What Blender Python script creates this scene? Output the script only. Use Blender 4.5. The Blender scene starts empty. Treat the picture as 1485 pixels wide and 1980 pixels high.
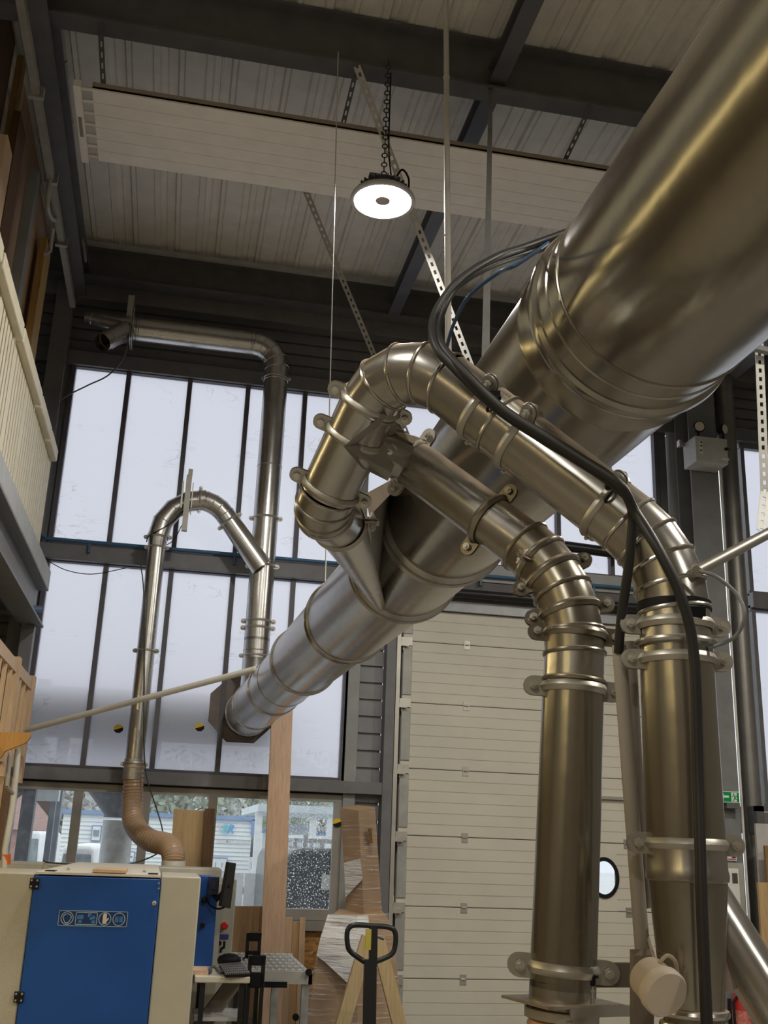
import bpy, math, random
from math import sin, cos, pi, radians, hypot, sqrt
from mathutils import Vector as V, Matrix
random.seed(7)
col = bpy.context.scene.collection
# ------------------------------------------------------------------ camera model (matched to the photograph)
FPX, PITCH, ROLL, YAW, EYE = 2027.0, radians(17.552), radians(2.141), radians(10.898), 1.76
fw = V((sin(YAW)*cos(PITCH), cos(YAW)*cos(PITCH), sin(PITCH)))
r0 = V((cos(YAW), -sin(YAW), 0)); u0 = r0.cross(fw)
CR = cos(ROLL)*r0 + sin(ROLL)*u0
CU = -sin(ROLL)*r0 + cos(ROLL)*u0
CAM = V((0, 0, EYE))
def ray(x, y): return CR*((x-742.5)/FPX) - CU*((y-990)/FPX) + fw
def aY(x, y, Y):
    d = ray(x, y); return CAM + d*(Y/d.y)
def aX(x, y, X):
    d = ray(x, y); return CAM + d*(X/d.x)
def aZ(x, y, Z):
    d = ray(x, y); return CAM + d*((Z-EYE)/d.z)
def aD(x, y, D): return CAM + ray(x, y)*D
cd = bpy.data.cameras.new('camera'); cam = bpy.data.objects.new('camera', cd); col.objects.link(cam)
m = Matrix((CR, CU, -fw)).transposed().to_4x4(); m.translation = CAM; cam.matrix_world = m
cd.sensor_fit = 'VERTICAL'; cd.sensor_height = 36; cd.sensor_width = 27; cd.lens = 36*FPX/1980; cd.clip_end = 300; cd.clip_start = .05
bpy.context.scene.camera = cam
# ------------------------------------------------------------------ materials
MATS = {}
def nodes(name):
    mt = bpy.data.materials.new(name); mt.use_nodes = True
    nt = mt.node_tree; b = nt.nodes['Principled BSDF']; return mt, nt, b
def N(nt, t, **k):
    n = nt.nodes.new(t)
    for a, v in k.items():
        if a in n.inputs.keys(): n.inputs[a].default_value = v
        else: setattr(n, a, v)
    return n
def ramp(nt, src, stops):
    r = N(nt, 'ShaderNodeValToRGB'); e = r.color_ramp.elements
    while len(e) < len(stops): e.new(.5)
    for el, (p, c) in zip(e, stops): el.position = p; el.color = c if len(c) == 4 else (*c, 1)
    nt.links.new(src, r.inputs['Fac']); return r.outputs['Color']
def c4(c, k=1): return (c[0]*k, c[1]*k, c[2]*k, 1)
def mat(name, c, rough=.6, metal=0, var=.12, scale=6, bump=0, spec=.4, stretch=(1, 1, 1)):
    if name in MATS: return MATS[name]
    mt, nt, b = nodes(name)
    tc = N(nt, 'ShaderNodeTexCoord'); mp = N(nt, 'ShaderNodeMapping'); mp.inputs['Scale'].default_value = stretch
    nt.links.new(tc.outputs['Object'], mp.inputs[0])
    nz = N(nt, 'ShaderNodeTexNoise', Scale=scale, Detail=5.0, Roughness=.6); nt.links.new(mp.outputs[0], nz.inputs['Vector'])
    nt.links.new(ramp(nt, nz.outputs['Fac'], [(.3, c4(c, 1-var)), (.7, c4(c, 1+var))]), b.inputs['Base Color'])
    b.inputs['Roughness'].default_value = rough; b.inputs['Metallic'].default_value = metal
    b.inputs['Specular IOR Level'].default_value = spec
    if bump:
        bp = N(nt, 'ShaderNodeBump', Strength=bump, Distance=.02); nt.links.new(nz.outputs['Fac'], bp.inputs['Height']); nt.links.new(bp.outputs[0], b.inputs['Normal'])
    MATS[name] = mt; return mt
def galv(name, c, rough, dust=.9, dustc=(.47, .385, .30)):
    mt, nt, b = nodes(name)
    tc = N(nt, 'ShaderNodeTexCoord')
    n1 = N(nt, 'ShaderNodeTexNoise', Scale=2.2, Detail=4.0); nt.links.new(tc.outputs['Object'], n1.inputs['Vector'])
    v1 = N(nt, 'ShaderNodeTexVoronoi', Scale=55.0); nt.links.new(tc.outputs['Object'], v1.inputs['Vector'])
    mixf = N(nt, 'ShaderNodeMath', operation='MULTIPLY_ADD'); mixf.inputs[1].default_value = .12
    nt.links.new(v1.outputs['Color'], mixf.inputs[0]); nt.links.new(n1.outputs['Fac'], mixf.inputs[2])
    colr = ramp(nt, mixf.outputs[0], [(.3, c4(c, .8)), (.75, c4(c, 1.12))])
    b.inputs['Metallic'].default_value = 1
    rr = N(nt, 'ShaderNodeMapRange'); rr.inputs['To Min'].default_value = rough-.06; rr.inputs['To Max'].default_value = rough+.1
    nt.links.new(n1.outputs['Fac'], rr.inputs['Value']); nt.links.new(rr.outputs[0], b.inputs['Roughness'])
    nt.links.new(colr, b.inputs['Base Color'])
    bp = N(nt, 'ShaderNodeBump', Strength=.12, Distance=.01)
    n3 = N(nt, 'ShaderNodeTexNoise', Scale=9.0, Detail=2.0); nt.links.new(tc.outputs['Object'], n3.inputs['Vector'])
    nt.links.new(n3.outputs['Fac'], bp.inputs['Height']); nt.links.new(bp.outputs[0], b.inputs['Normal'])
    if dust:
        ge = N(nt, 'ShaderNodeNewGeometry'); sx = N(nt, 'ShaderNodeSeparateXYZ'); nt.links.new(ge.outputs['Normal'], sx.inputs[0])
        n2 = N(nt, 'ShaderNodeTexNoise', Scale=5.0, Detail=6.0); nt.links.new(tc.outputs['Object'], n2.inputs['Vector'])
        ad = N(nt, 'ShaderNodeMath', operation='MULTIPLY_ADD'); ad.inputs[1].default_value = .5; nt.links.new(n2.outputs['Fac'], ad.inputs[0]); nt.links.new(sx.outputs['Z'], ad.inputs[2])
        fac = ramp(nt, ad.outputs[0], [(.1, (.09, .09, .09)), (.72, (.12, .12, .12)), (.93, (dust, dust, dust))])
        d = N(nt, 'ShaderNodeBsdfDiffuse'); d.inputs['Color'].default_value = c4(dustc)
        mx = N(nt, 'ShaderNodeMixShader'); nt.links.new(fac, mx.inputs[0]); nt.links.new(b.outputs[0], mx.inputs[1]); nt.links.new(d.outputs[0], mx.inputs[2])
        nt.links.new(mx.outputs[0], nt.nodes['Material Output'].inputs['Surface'])
    MATS[name] = mt; return mt
GALV = galv('galvanised duct', (.46, .455, .43), .24)
GALVB = galv('brushed big duct', (.34, .33, .28), .19)
GALVD = galv('dusty galvanised bend', (.30, .28, .225), .27, .95)
GALVW = galv('galvanised wall duct', (.55, .55, .53), .25, .5)
BOLT = mat('bright bolt', (.62, .60, .55), .35, .8)
ZINC = mat('zinc plated fitting', (.50, .48, .43), .42, .85)
STEEL = mat('grey painted steel', (.16, .16, .165), .5, 0, .12)
STEELL = mat('light grey painted steel', (.33, .34, .335), .5, 0, .08)
DARK = mat('dark roof steel', (.115, .113, .112), .55, 0, .15)
CLAD = mat('dark wall cladding', (.15, .15, .16), .5, 0, .1)
CLADG = mat('grey wall cladding', (.22, .22, .225), .5, 0, .1)
DECK = mat('roof deck sheet', (.72, .69, .62), .55, 0, .08)
WHITE = mat('off white painted metal', (.80, .76, .68), .5, 0, .05)
PVC = mat('white plastic conduit', (.62, .60, .54), .45, 0, .05)
PVCG = mat('grey plastic conduit', (.36, .33, .29), .5, 0, .08)
RAILM = mat('cream painted railing', (.66, .60, .44), .5, 0, .06)
BLACK = mat('black plastic', (.010, .010, .011), .55, 0, .1, spec=.2)
BLACKM = mat('black painted steel', (.014, .014, .015), .35, 0, .1)
RUBBER = mat('black rubber cable', (.022, .021, .021), .45, 0, .2)
CREAM = mat('cream machine paint', (.47, .44, .35), .45, 0, .04)
CREAML = mat('pale machine lid', (.66, .62, .53), .45, 0, .04)
BLUE = mat('blue machine paint', (.012, .075, .30), .38, 0, .06)
BLUEP = mat('blue pipe', (.04, .12, .22), .4)
CONC = mat('concrete', (.32, .31, .29), .85, 0, .15, 3)
FLOORM = mat('floor concrete', (.20, .185, .16), .7, 0, .2, 1.5)
DOORM = mat('white door sheet', (.60, .57, .48), .5, 0, .05, 2)
FRAME = mat('window frame paint', (.30, .28, .25), .5, 0, .08)
RED = mat('red paint', (.45, .02, .02), .35)
GREEN = mat('sign green', (.0, .28, .07), .4)
SIGNW = mat('sign white', (.75, .76, .72), .4, 0, .02)
YEL = mat('yellow label', (.75, .50, .02), .5, 0, .03)
BEIGE = mat('dusty beige plastic', (.50, .42, .33), .6, 0, .1)
ICON = mat('icon line grey', (.33, .45, .52), .5, 0, .03)
ICONF = mat('icon faded blue', (.05, .15, .34), .5, 0, .3, 30)
NAVY = mat('icon navy', (.008, .035, .13), .5)
def wood(name, c, sc=(14, 14, 1.2)):
    mt, nt, b = nodes(name)
    tc = N(nt, 'ShaderNodeTexCoord'); mp = N(nt, 'ShaderNodeMapping'); mp.inputs['Scale'].default_value = sc
    nt.links.new(tc.outputs['Object'], mp.inputs[0])
    n1 = N(nt, 'ShaderNodeTexNoise', Scale=3.0, Detail=6.0, Distortion=1.2); nt.links.new(mp.outputs[0], n1.inputs['Vector'])
    nt.links.new(ramp(nt, n1.outputs['Fac'], [(.25, c4(c, .78)), (.55, c4(c)), (.8, c4(c, 1.12))]), b.inputs['Base Color'])
    b.inputs['Roughness'].default_value = .6; MATS[name] = mt; return mt
PINE = wood('pale pine', (.60, .42, .26))
BEECH = wood('pinkish plank', (.62, .42, .28))
PLY = wood('plywood sheet', (.50, .34, .17))
DKWOOD = wood('brown board', (.17, .095, .05))
OAK = wood('golden board', (.45, .28, .09))
def osb():
    mt, nt, b = nodes('osb board'); tc = N(nt, 'ShaderNodeTexCoord')
    v = N(nt, 'ShaderNodeTexVoronoi', Scale=26.0, Randomness=1.0); mp = N(nt, 'ShaderNodeMapping'); mp.inputs['Scale'].default_value = (1, 1, 2.4); mp.inputs['Rotation'].default_value = (0, .5, 0)
    nt.links.new(tc.outputs['Object'], mp.inputs[0]); nt.links.new(mp.outputs[0], v.inputs['Vector'])
    nt.links.new(ramp(nt, v.outputs['Color'], [(.1, (.20, .09, .025)), (.5, (.36, .18, .05)), (.9, (.50, .29, .10))]), b.inputs['Base Color']); return mt
OSB = osb()
def carton():
    mt, nt, b = nodes('brown cardboard'); tc = N(nt, 'ShaderNodeTexCoord')
    n1 = N(nt, 'ShaderNodeTexNoise', Scale=4.0, Detail=4.0); nt.links.new(tc.outputs['Object'], n1.inputs['Vector'])
    nt.links.new(ramp(nt, n1.outputs['Fac'], [(.3, (.30, .18, .085)), (.7, (.40, .25, .125))]), b.inputs['Base Color']); b.inputs['Roughness'].default_value = .7; return mt
CARTON = carton()
def wrap(name, rot, dens, white):
    mt, nt, b = nodes(name); tc = N(nt, 'ShaderNodeTexCoord'); mp = N(nt, 'ShaderNodeMapping'); mp.inputs['Scale'].default_value = (.7, .7, 16); mp.inputs['Rotation'].default_value = rot
    nt.links.new(tc.outputs['Object'], mp.inputs[0])
    n1 = N(nt, 'ShaderNodeTexNoise', Scale=4.0, Detail=6.0, Roughness=.65, Distortion=.6); nt.links.new(mp.outputs[0], n1.inputs['Vector'])
    b.inputs['Base Color'].default_value = (.93, .93, .94, 1); b.inputs['Roughness'].default_value = .18; b.inputs['Specular IOR Level'].default_value = .7
    bp = N(nt, 'ShaderNodeBump', Strength=.9, Distance=.03); nt.links.new(n1.outputs['Fac'], bp.inputs['Height']); nt.links.new(bp.outputs[0], b.inputs['Normal'])
    tr = N(nt, 'ShaderNodeBsdfTransparent'); mx = N(nt, 'ShaderNodeMixShader')
    f = ramp(nt, n1.outputs['Fac'], [(dens, (.1, .1, .1)), (min(dens+.16, .98), (white, white, white))])
    nt.links.new(f, mx.inputs[0]); nt.links.new(tr.outputs[0], mx.inputs[1]); nt.links.new(b.outputs[0], mx.inputs[2])
    nt.links.new(mx.outputs[0], nt.nodes['Material Output'].inputs['Surface']); return mt
WRAP = wrap('clear stretch film', (.3, .5, 0), .53, .7)
WRAPW = wrap('dense white stretch film', (.1, .12, 0), .30, .95)
def poly():
    mt, nt, b = nodes('milky polycarbonate'); tc = N(nt, 'ShaderNodeTexCoord')
    mp = N(nt, 'ShaderNodeMapping'); mp.inputs['Scale'].default_value = (1.3, 1, 4.2); mp.inputs['Rotation'].default_value = (0, .12, 0); nt.links.new(tc.outputs['Object'], mp.inputs[0])
    n1 = N(nt, 'ShaderNodeTexNoise', Scale=1.6, Detail=4.0, Roughness=.55, Distortion=1.3); nt.links.new(mp.outputs[0], n1.inputs['Vector'])
    ln = ramp(nt, n1.outputs['Fac'], [(.485, (0, 0, 0)), (.5, (1, 1, 1)), (.515, (0, 0, 0))])
    n2 = N(nt, 'ShaderNodeTexNoise', Scale=2.0, Detail=3.0); nt.links.new(tc.outputs['Object'], n2.inputs['Vector'])
    gate = ramp(nt, n2.outputs['Fac'], [(.52, (0, 0, 0)), (.66, (.55, .55, .55))])
    ml = N(nt, 'ShaderNodeMix', data_type='RGBA', blend_type='MULTIPLY'); ml.inputs[0].default_value = 1; nt.links.new(ln, ml.inputs[6]); nt.links.new(gate, ml.inputs[7])
    cm = N(nt, 'ShaderNodeMix', data_type='RGBA'); cm.inputs[6].default_value = (.70, .705, .765, 1); cm.inputs[7].default_value = (.26, .27, .31, 1); nt.links.new(ml.outputs[2], cm.inputs[0])
    t = N(nt, 'ShaderNodeBsdfTranslucent'); nt.links.new(cm.outputs[2], t.inputs[0])
    g = N(nt, 'ShaderNodeBsdfGlossy', Roughness=.4); g.inputs[0].default_value = (.9, .9, .9, 1)
    mx = N(nt, 'ShaderNodeMixShader'); mx.inputs[0].default_value = .04; nt.links.new(t.outputs[0], mx.inputs[1]); nt.links.new(g.outputs[0], mx.inputs[2])
    tp = N(nt, 'ShaderNodeBsdfTransparent'); tp.inputs[0].default_value = (.95, .95, 1, 1); m2 = N(nt, 'ShaderNodeMixShader'); m2.inputs[0].default_value = .06; nt.links.new(mx.outputs[0], m2.inputs[1]); nt.links.new(tp.outputs[0], m2.inputs[2])
    nt.links.new(m2.outputs[0], nt.nodes['Material Output'].inputs['Surface']); return mt
POLY = poly()
def glass(name, drops):
    mt, nt, b = nodes(name); tr = N(nt, 'ShaderNodeBsdfTransparent'); tr.inputs[0].default_value = (.93, .97, .97, 1)
    g = N(nt, 'ShaderNodeBsdfGlossy', Roughness=.03); lw = N(nt, 'ShaderNodeFresnel', IOR=1.45)
    mx = N(nt, 'ShaderNodeMixShader'); nt.links.new(lw.outputs[0], mx.inputs[0]); nt.links.new(tr.outputs[0], mx.inputs[1]); nt.links.new(g.outputs[0], mx.inputs[2])
    out = mx
    tc = N(nt, 'ShaderNodeTexCoord'); n1 = N(nt, 'ShaderNodeTexNoise', Scale=70.0 if drops else 22.0, Detail=2.0); nt.links.new(tc.outputs['Object'], n1.inputs['Vector'])
    hi = .75 if drops else .10
    f = ramp(nt, n1.outputs['Fac'], [(.55 if drops else .45, (.05, .05, .05)), (.66 if drops else .7, (hi, hi, hi))])
    t = N(nt, 'ShaderNodeBsdfTranslucent'); t.inputs[0].default_value = (.80, .86, .88, 1)
    m2 = N(nt, 'ShaderNodeMixShader'); nt.links.new(f, m2.inputs[0]); nt.links.new(out.outputs[0], m2.inputs[1]); nt.links.new(t.outputs[0], m2.inputs[2])
    nt.links.new(m2.outputs[0], nt.nodes['Material Output'].inputs['Surface']); return mt
GLASS = glass('dirty clear glass', False); GLASSD = glass('rain spotted glass', True)
def emit(name, c, s):
    mt, nt, b = nodes(name); b.inputs['Base Color'].default_value = (.8, .8, .8, 1); b.inputs['Emission Color'].default_value = c4(c); b.inputs['Emission Strength'].default_value = s; return mt
LED = emit('lamp diffuser', (1, .97, .97), 30)
# ------------------------------------------------------------------ mesh helpers
class MB:
    def __init__(s): s.v = []; s.f = []
    def add(s, vs, fs):
        o = len(s.v); s.v += [V(p) for p in vs]; s.f += [tuple(i+o for i in f) for f in fs]; return s
    def obox(s, c, ax, ay, az):
        c = V(c); P = [c+ax*i+ay*j+az*k for k in (-1, 1) for j in (-1, 1) for i in (-1, 1)]
        return s.add(P, [(0, 2, 3, 1), (4, 5, 7, 6), (0, 1, 5, 4), (2, 6, 7, 3), (0, 4, 6, 2), (1, 3, 7, 5)])
    def box(s, x0, x1, y0, y1, z0, z1):
        return s.obox(((x0+x1)/2, (y0+y1)/2, (z0+z1)/2), V((abs(x1-x0)/2, 0, 0)), V((0, abs(y1-y0)/2, 0)), V((0, 0, abs(z1-z0)/2)))
    def bar(s, p, q, w, h, up=(0, 0, 1)):
        p, q = V(p), V(q); d = (q-p); L = d.length; d.normalize(); up = V(up)
        sd = d.cross(up)
        if sd.length < 1e-4: sd = d.cross(V((1, 0, 0)))
        sd.normalize(); u = sd.cross(d)
        return s.obox((p+q)/2, d*(L/2), sd*(w/2), u*(h/2))
    def prism(s, poly, ext):
        n = len(poly); ext = V(ext); P = [V(p) for p in poly]
        return s.add(P+[p+ext for p in P], [tuple(range(n))[::-1], tuple(range(n, 2*n))]+[(i, (i+1) % n, n+(i+1) % n, n+i) for i in range(n)])
    def tube(s, pts, r, n=40, caps=True, ref=None):
        pts = [V(p) for p in pts]; k = len(pts); rs = r if isinstance(r, (list, tuple)) else [r]*k
        ds = [(pts[i+1]-pts[i]).normalized() for i in range(k-1)]
        a = ref or (V((0, 0, 1)) if abs(ds[0].z) < .9 else V((1, 0, 0)))
        u = (a - ds[0]*a.dot(ds[0])).normalized(); vs = []; prev = ds[0]
        for i in range(k):
            d = ds[max(0, i-1)]
            if i >= 2:
                q = prev.rotation_difference(d); u = (q @ u); u = (u-d*u.dot(d)).normalized()
            prev = d; w = d.cross(u)
            t = d if i in (0, k-1) else (ds[i-1]+ds[i]).normalized()
            for j in range(n):
                o = (u*cos(2*pi*j/n)+w*sin(2*pi*j/n))*rs[i]; dt = d.dot(t)
                vs.append(pts[i]+o-d*(o.dot(t)/dt if abs(dt) > .2 else 0))
        fs = [(i*n+j, i*n+(j+1) % n, (i+1)*n+(j+1) % n, (i+1)*n+j) for i in range(k-1) for j in range(n)]
        if caps: fs += [tuple(range(n))[::-1], tuple(range((k-1)*n, k*n))]
        return s.add(vs, fs)
    def cyl(s, p, q, r, n=24, r2=None): return s.tube([p, q], [r, r if r2 is None else r2], n)
    def ring(s, c, ax, R, r, n=48, k=8, flat=1.0):
        c = V(c); ax = V(ax).normalized(); a = V((0, 0, 1)) if abs(ax.z) < .9 else V((1, 0, 0)); u = (a-ax*a.dot(ax)).normalized(); w = ax.cross(u); vs = []
        for i in range(n):
            rd = u*cos(2*pi*i/n)+w*sin(2*pi*i/n)
            for j in range(k): vs.append(c+rd*(R+r*cos(2*pi*j/k))+ax*(r*flat*sin(2*pi*j/k)))
        return s.add(vs, [(i*k+j, ((i+1) % n)*k+j, ((i+1) % n)*k+(j+1) % k, i*k+(j+1) % k) for i in range(n) for j in range(k)])
    def lathe(s, c, ax, prof, n=40, caps=True):
        c = V(c); ax = V(ax).normalized(); a = V((0, 0, 1)) if abs(ax.z) < .9 else V((1, 0, 0)); u = (a-ax*a.dot(ax)).normalized(); w = ax.cross(u)
        vs = [c+ax*h+(u*cos(2*pi*i/n)+w*sin(2*pi*i/n))*r for r, h in prof for i in range(n)]; k = len(prof)
        fs = [(i*n+j, i*n+(j+1) % n, (i+1)*n+(j+1) % n, (i+1)*n+j) for i in range(k-1) for j in range(n)]
        if caps: fs += [tuple(range(n))[::-1], tuple(range((k-1)*n, k*n))]
        return s.add(vs, fs)
    def ico(s, c, r, sub=2, sc=(1, 1, 1), jit=0):
        import bmesh
        b = bmesh.new(); bmesh.ops.create_icosphere(b, subdivisions=sub, radius=1); c = V(c)
        s.add([c+V((v.co.x*sc[0], v.co.y*sc[1], v.co.z*sc[2]))*r*(1+random.uniform(-jit, jit)) for v in b.verts], [tuple(v.index for v in f.verts) for f in b.faces]); b.free(); return s
    def build(s, name, mt, parent=None, bevel=0, smooth=True, label=None):
        o3 = V((0, 0, 0)); p = parent
        while p: o3 += p.location; p = p.parent
        me = bpy.data.meshes.new(name)
        if parent is None:
            lo = V((min(v.x for v in s.v), min(v.y for v in s.v), min(v.z for v in s.v))); hi = V((max(v.x for v in s.v), max(v.y for v in s.v), max(v.z for v in s.v)))
            o3 = V(((lo.x+hi.x)/2, (lo.y+hi.y)/2, lo.z))
        me.from_pydata([tuple(v-o3) for v in s.v], [], s.f); me.update()
        import bmesh
        b = bmesh.new(); b.from_mesh(me); bmesh.ops.recalc_face_normals(b, faces=b.faces); b.to_mesh(me); b.free()
        if smooth:
            me.polygons.foreach_set('use_smooth', [True]*len(me.polygons)); me.set_sharp_from_angle(angle=radians(34))
        me.materials.append(mt)
        o = bpy.data.objects.new(name, me); col.objects.link(o)
        if parent: o.parent = parent
        else: o.location = o3
        if bevel:
            bv = o.modifiers.new('bevel', 'BEVEL'); bv.width = bevel; bv.segments = 2; bv.limit_method = 'ANGLE'
        if label: o['label'] = label
        return o
def thing(name, label, cat, loc, group=None, kind=None):
    o = bpy.data.objects.new(name, None); col.objects.link(o); o.location = V(loc); o.empty_display_size = .1
    if label: o['label'] = label
    if cat: o['category'] = cat
    if group: o['group'] = group
    if kind: o['kind'] = kind
    return o
def tag(o, label, cat, group=None, kind=None):
    o['label'] = label; o['category'] = cat
    if group: o['group'] = group
    if kind: o['kind'] = kind
    return o
def struct(o): o['kind'] = 'structure'; return o
def copy_tree(o, parent=None):
    c = o.copy(); col.objects.link(c)
    if parent: c.parent = parent
    for ch in list(o.children): copy_tree(ch, c)
    return c
def fillet(pts, rad, k):
    pts = [V(p) for p in pts]; rads = rad if isinstance(rad, (list, tuple)) else [rad]*(len(pts)-2); ks = k if isinstance(k, (list, tuple)) else [k]*(len(pts)-2)
    out = [[pts[0]]]; kinds = []
    for i in range(1, len(pts)-1):
        a = (pts[i-1]-pts[i]).normalized(); b = (pts[i+1]-pts[i]).normalized(); ang = a.angle(b); tl = rads[i-1]/math.tan(ang/2)
        p, q = pts[i]+a*tl, pts[i]+b*tl; cdir = (a+b).normalized(); c = pts[i]+cdir*(rads[i-1]/sin(ang/2))
        e1 = (p-c); tot = pi-ang; nrm = e1.cross(q-c).normalized(); arc = []
        for j in range(ks[i-1]+1):
            arc.append(Matrix.Rotation(tot*j/ks[i-1], 3, nrm) @ e1 + c)
        out[-1].append(p); kinds.append('s'); out.append(arc); kinds.append('e'); out.append([q])
    out[-1].append(pts[-1]); kinds.append('s')
    return list(zip(kinds, out))
def smooth_path(pts, n=8):
    pts = [V(p) for p in pts]; P = [pts[0]*2-pts[1]]+pts+[pts[-1]*2-pts[-2]]; out = []
    for i in range(1, len(P)-2):
        for j in range(n):
            t = j/n; a, b, c, d = P[i-1:i+3]
            out.append(.5*((2*b)+(c-a)*t+(2*a-5*b+4*c-d)*t*t+(3*b-a-3*c+d)*t**3))
    return out+[pts[-1]]
def elbow(root, arc, R, mt, name='elbow', bead=.006, n=44):
    b = MB(); a = [arc[0]+(arc[0]-arc[1]).normalized()*.001]+arc[1:-1]+[arc[-1]+(arc[-1]-arc[-2]).normalized()*.001]
    b.tube(a, R, n, False)
    for i, p in enumerate(a):
        d = (a[1]-a[0]) if i == 0 else (a[-1]-a[-2]) if i == len(a)-1 else ((a[i]-a[i-1]).normalized()+(a[i+1]-a[i]).normalized())
        b.ring(p, d, R, bead)
    return b.build(name, mt, root)
def pipe(root, p, q, R, mt, name='pipe_section', R2=None, beads=(), n=48, bead=.005):
    b = MB(); p, q = V(p), V(q); b.tube([p, q], [R, R if R2 is None else R2], n, False); d = q-p
    for t in beads: b.ring(p+d*t, d, R+((R if R2 is None else R2)-R)*t, bead, n)
    return b.build(name, mt, root)
def clamp(root, p, axis, R, lug, s=1.0, mt=None, band=.014):
    p = V(p); ax = V(axis).normalized(); lug = V(lug); lug = (lug-ax*lug.dot(ax)).normalized(); tn = ax.cross(lug); mt = mt or ZINC
    b = MB(); b.lathe(p, ax, [(R+.0008, -band*s), (R+.003*s, -band*s), (R+.008*s, -.007*s), (R+.0105*s, 0), (R+.008*s, .007*s), (R+.003*s, band*s), (R+.0008, band*s)], 48, False)
    cl = None; ears = []
    for sg in (-1, 1):
        L = lug*sg; c = p+L*(R+.028*s); hw = .027*s
        pl = [p+L*(R*.99)+ax*hw, c+ax*hw]+[c+ax*hw*cos(pi*i/8)+L*hw*sin(pi*i/8) for i in range(1, 8)]+[c-ax*hw, p+L*(R*.99)-ax*hw]
        for o in (-.008*s, .004*s): b.prism([q+tn*o for q in pl], tn*(.004*s))
        ears.append(c)
    cl = b.build('clamp_ring', mt, root)
    for c in ears:
        e = MB(); e.lathe(c-tn*.026*s, tn, [(.007*s, -.008*s), (.007*s, 0), (.013*s, 0), (.013*s, .010*s), (.007*s, .010*s), (.007*s, .040*s), (.013*s, .040*s), (.013*s, .050*s), (.007*s, .050*s), (.007*s, .062*s)], 6)
        e.build('bolt', BOLT, cl, smooth=False)
    return cl
def strip(b, p, q, w, side, pitch=.055, th=.003):
    """slotted steel strip from p to q, its width along side"""
    p, q = V(p), V(q); d = (q-p); L = d.length; d.normalize(); side = V(side); side = (side-d*side.dot(d)).normalized(); nn = d.cross(side)
    for sg in (-1, 1): b.obox((p+q)/2+side*sg*w*.34, d*(L/2), side*(w*.16), nn*th)
    k = max(2, int(L/pitch))
    for i in range(k): b.obox(p+d*(L*(i+.5)/k), d*(pitch*.26), side*(w*.2), nn*th*.9)
    return b
# ================================================================== THE BUILDING
D = 9.94
X0, X1, YF, ZR = -5.2, 9.0, -7.0, 7.36
struct(MB().box(X0, X1, YF, D+.3, -.2, 0).build('floor', FLOORM))
# roof deck: trapezoidal sheet, ribs running away from the camera
b = MB(); prof = []; x = X0
while x < X1:
    prof += [(x, 0), (x+.03, .0), (x+.035, .012), (x+.045, 0), (x+.185, 0), (x+.195, .012), (x+.205, 0), (x+.25, 0), (x+.265, .03), (x+.31, .03), (x+.315, .02), (x+.325, .02), (x+.33, .03), (x+.385, .03)]; x += .4
prof.append((x, 0)); n = len(prof)
b.add([(px, YF, ZR+h) for px, h in prof]+[(px, D+.3, ZR+h) for px, h in prof], [(i, i+1, n+i+1, n+i) for i in range(n-1)])
b.box(X0, X1, YF, D+.3, ZR+.10, ZR+.2)
struct(b.build('ceiling', DECK, smooth=False))
struct(MB().box(X0-.2, X0, YF, D+.3, 0, ZR+.2).build('wall_left', mat('left wall board', (.13, .11, .085), .8)))
struct(MB().box(X1, X1+.2, YF, D+.3, 0, ZR+.2).build('wall_right', mat('right wall board', (.16, .15, .135), .8)))
struct(MB().box(X0, X1, YF-.2, YF, 0, ZR+.2).build('wall_front', mat('workshop rear wall', (.13, .105, .075), .8)))
def clad(b, x0, x1, z0, z1, y, step=.125):
    z = z1
    while z > z0+.01:
        h = min(step, z-z0)
        b.box(x0, x1, y, y+.05, z-h, z-.022) if h > .03 else None
        b.box(x0, x1, y+.025, y+.05, z-.022, z); z -= step
    return b
wb = MB(); clad(wb, X0, X1, 6.2, ZR, D+.03); clad(wb, X0, -1.33, 0, 6.2, D+.03)
struct(wb.build('wall_back', CLAD, smooth=False))
wb = MB(); clad(wb, 1.74, 1.97, 0, 4.2, D+.02, .16)
struct(wb.build('wall_back', CLADG, smooth=False))
wb = MB(); wb.box(-1.33, 1.74, D+.02, D+.10, 0, 1.02)
struct(wb.build('wall_back', OSB))
wb = MB(); wb.box(5.17, 5.4, D+.03, D+.1, 0, 4.2); wb.box(5.9, X1, D+.03, D+.1, 0, 2.2)
struct(wb.build('wall_back', CLADG))
# ---- milky glazing
def bank(n, xs, z0, z1, mull=.045, mt=DARK):
    w = thing('window_%d' % n, None, None, ((xs[0]+xs[-1])/2, D, z0), kind='structure')
    for i in range(len(xs)-1):
        MB().add([(xs[i], D+.04, z0), (xs[i+1], D+.04, z0), (xs[i+1], D+.04, z1), (xs[i], D+.04, z1)], [(0, 1, 2, 3)]).build('pane', POLY, w)
    for i, x in enumerate(xs):
        MB().box(x-mull/2, x+mull/2, D-.03, D+.05, z0, z1).build('mullion', mt, w)
    f = MB(); f.box(xs[0]-.03, xs[-1]+.03, D-.02, D+.05, z0-.02, z0+.03); f.box(xs[0]-.03, xs[-1]+.03, D-.02, D+.05, z1-.03, z1+.03); f.build('window_frame', mt, w)
    return w
LX = [-1.27, -.735, -.13, .455, 1.04, 1.6]
MULL = mat('glazing bar', (.10, .095, .11), .5)
bank(1, LX, 4.34, 6.19, mt=MULL); bank(2, LX, 2.30, 4.2, mt=MULL)
RX = [1.66, 2.02, 2.6, 3.185, 3.77, 4.355, 4.90]
bank(3, RX, 4.48, 6.19, mt=MULL)
bank(4, [5.93, 6.5, 7.1, 7.7, 8.3], 4.44, 6.13, mt=STEEL); bank(5, [5.93, 6.5, 7.1, 7.7, 8.3], 2.25, 4.28, mt=STEEL)
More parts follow.
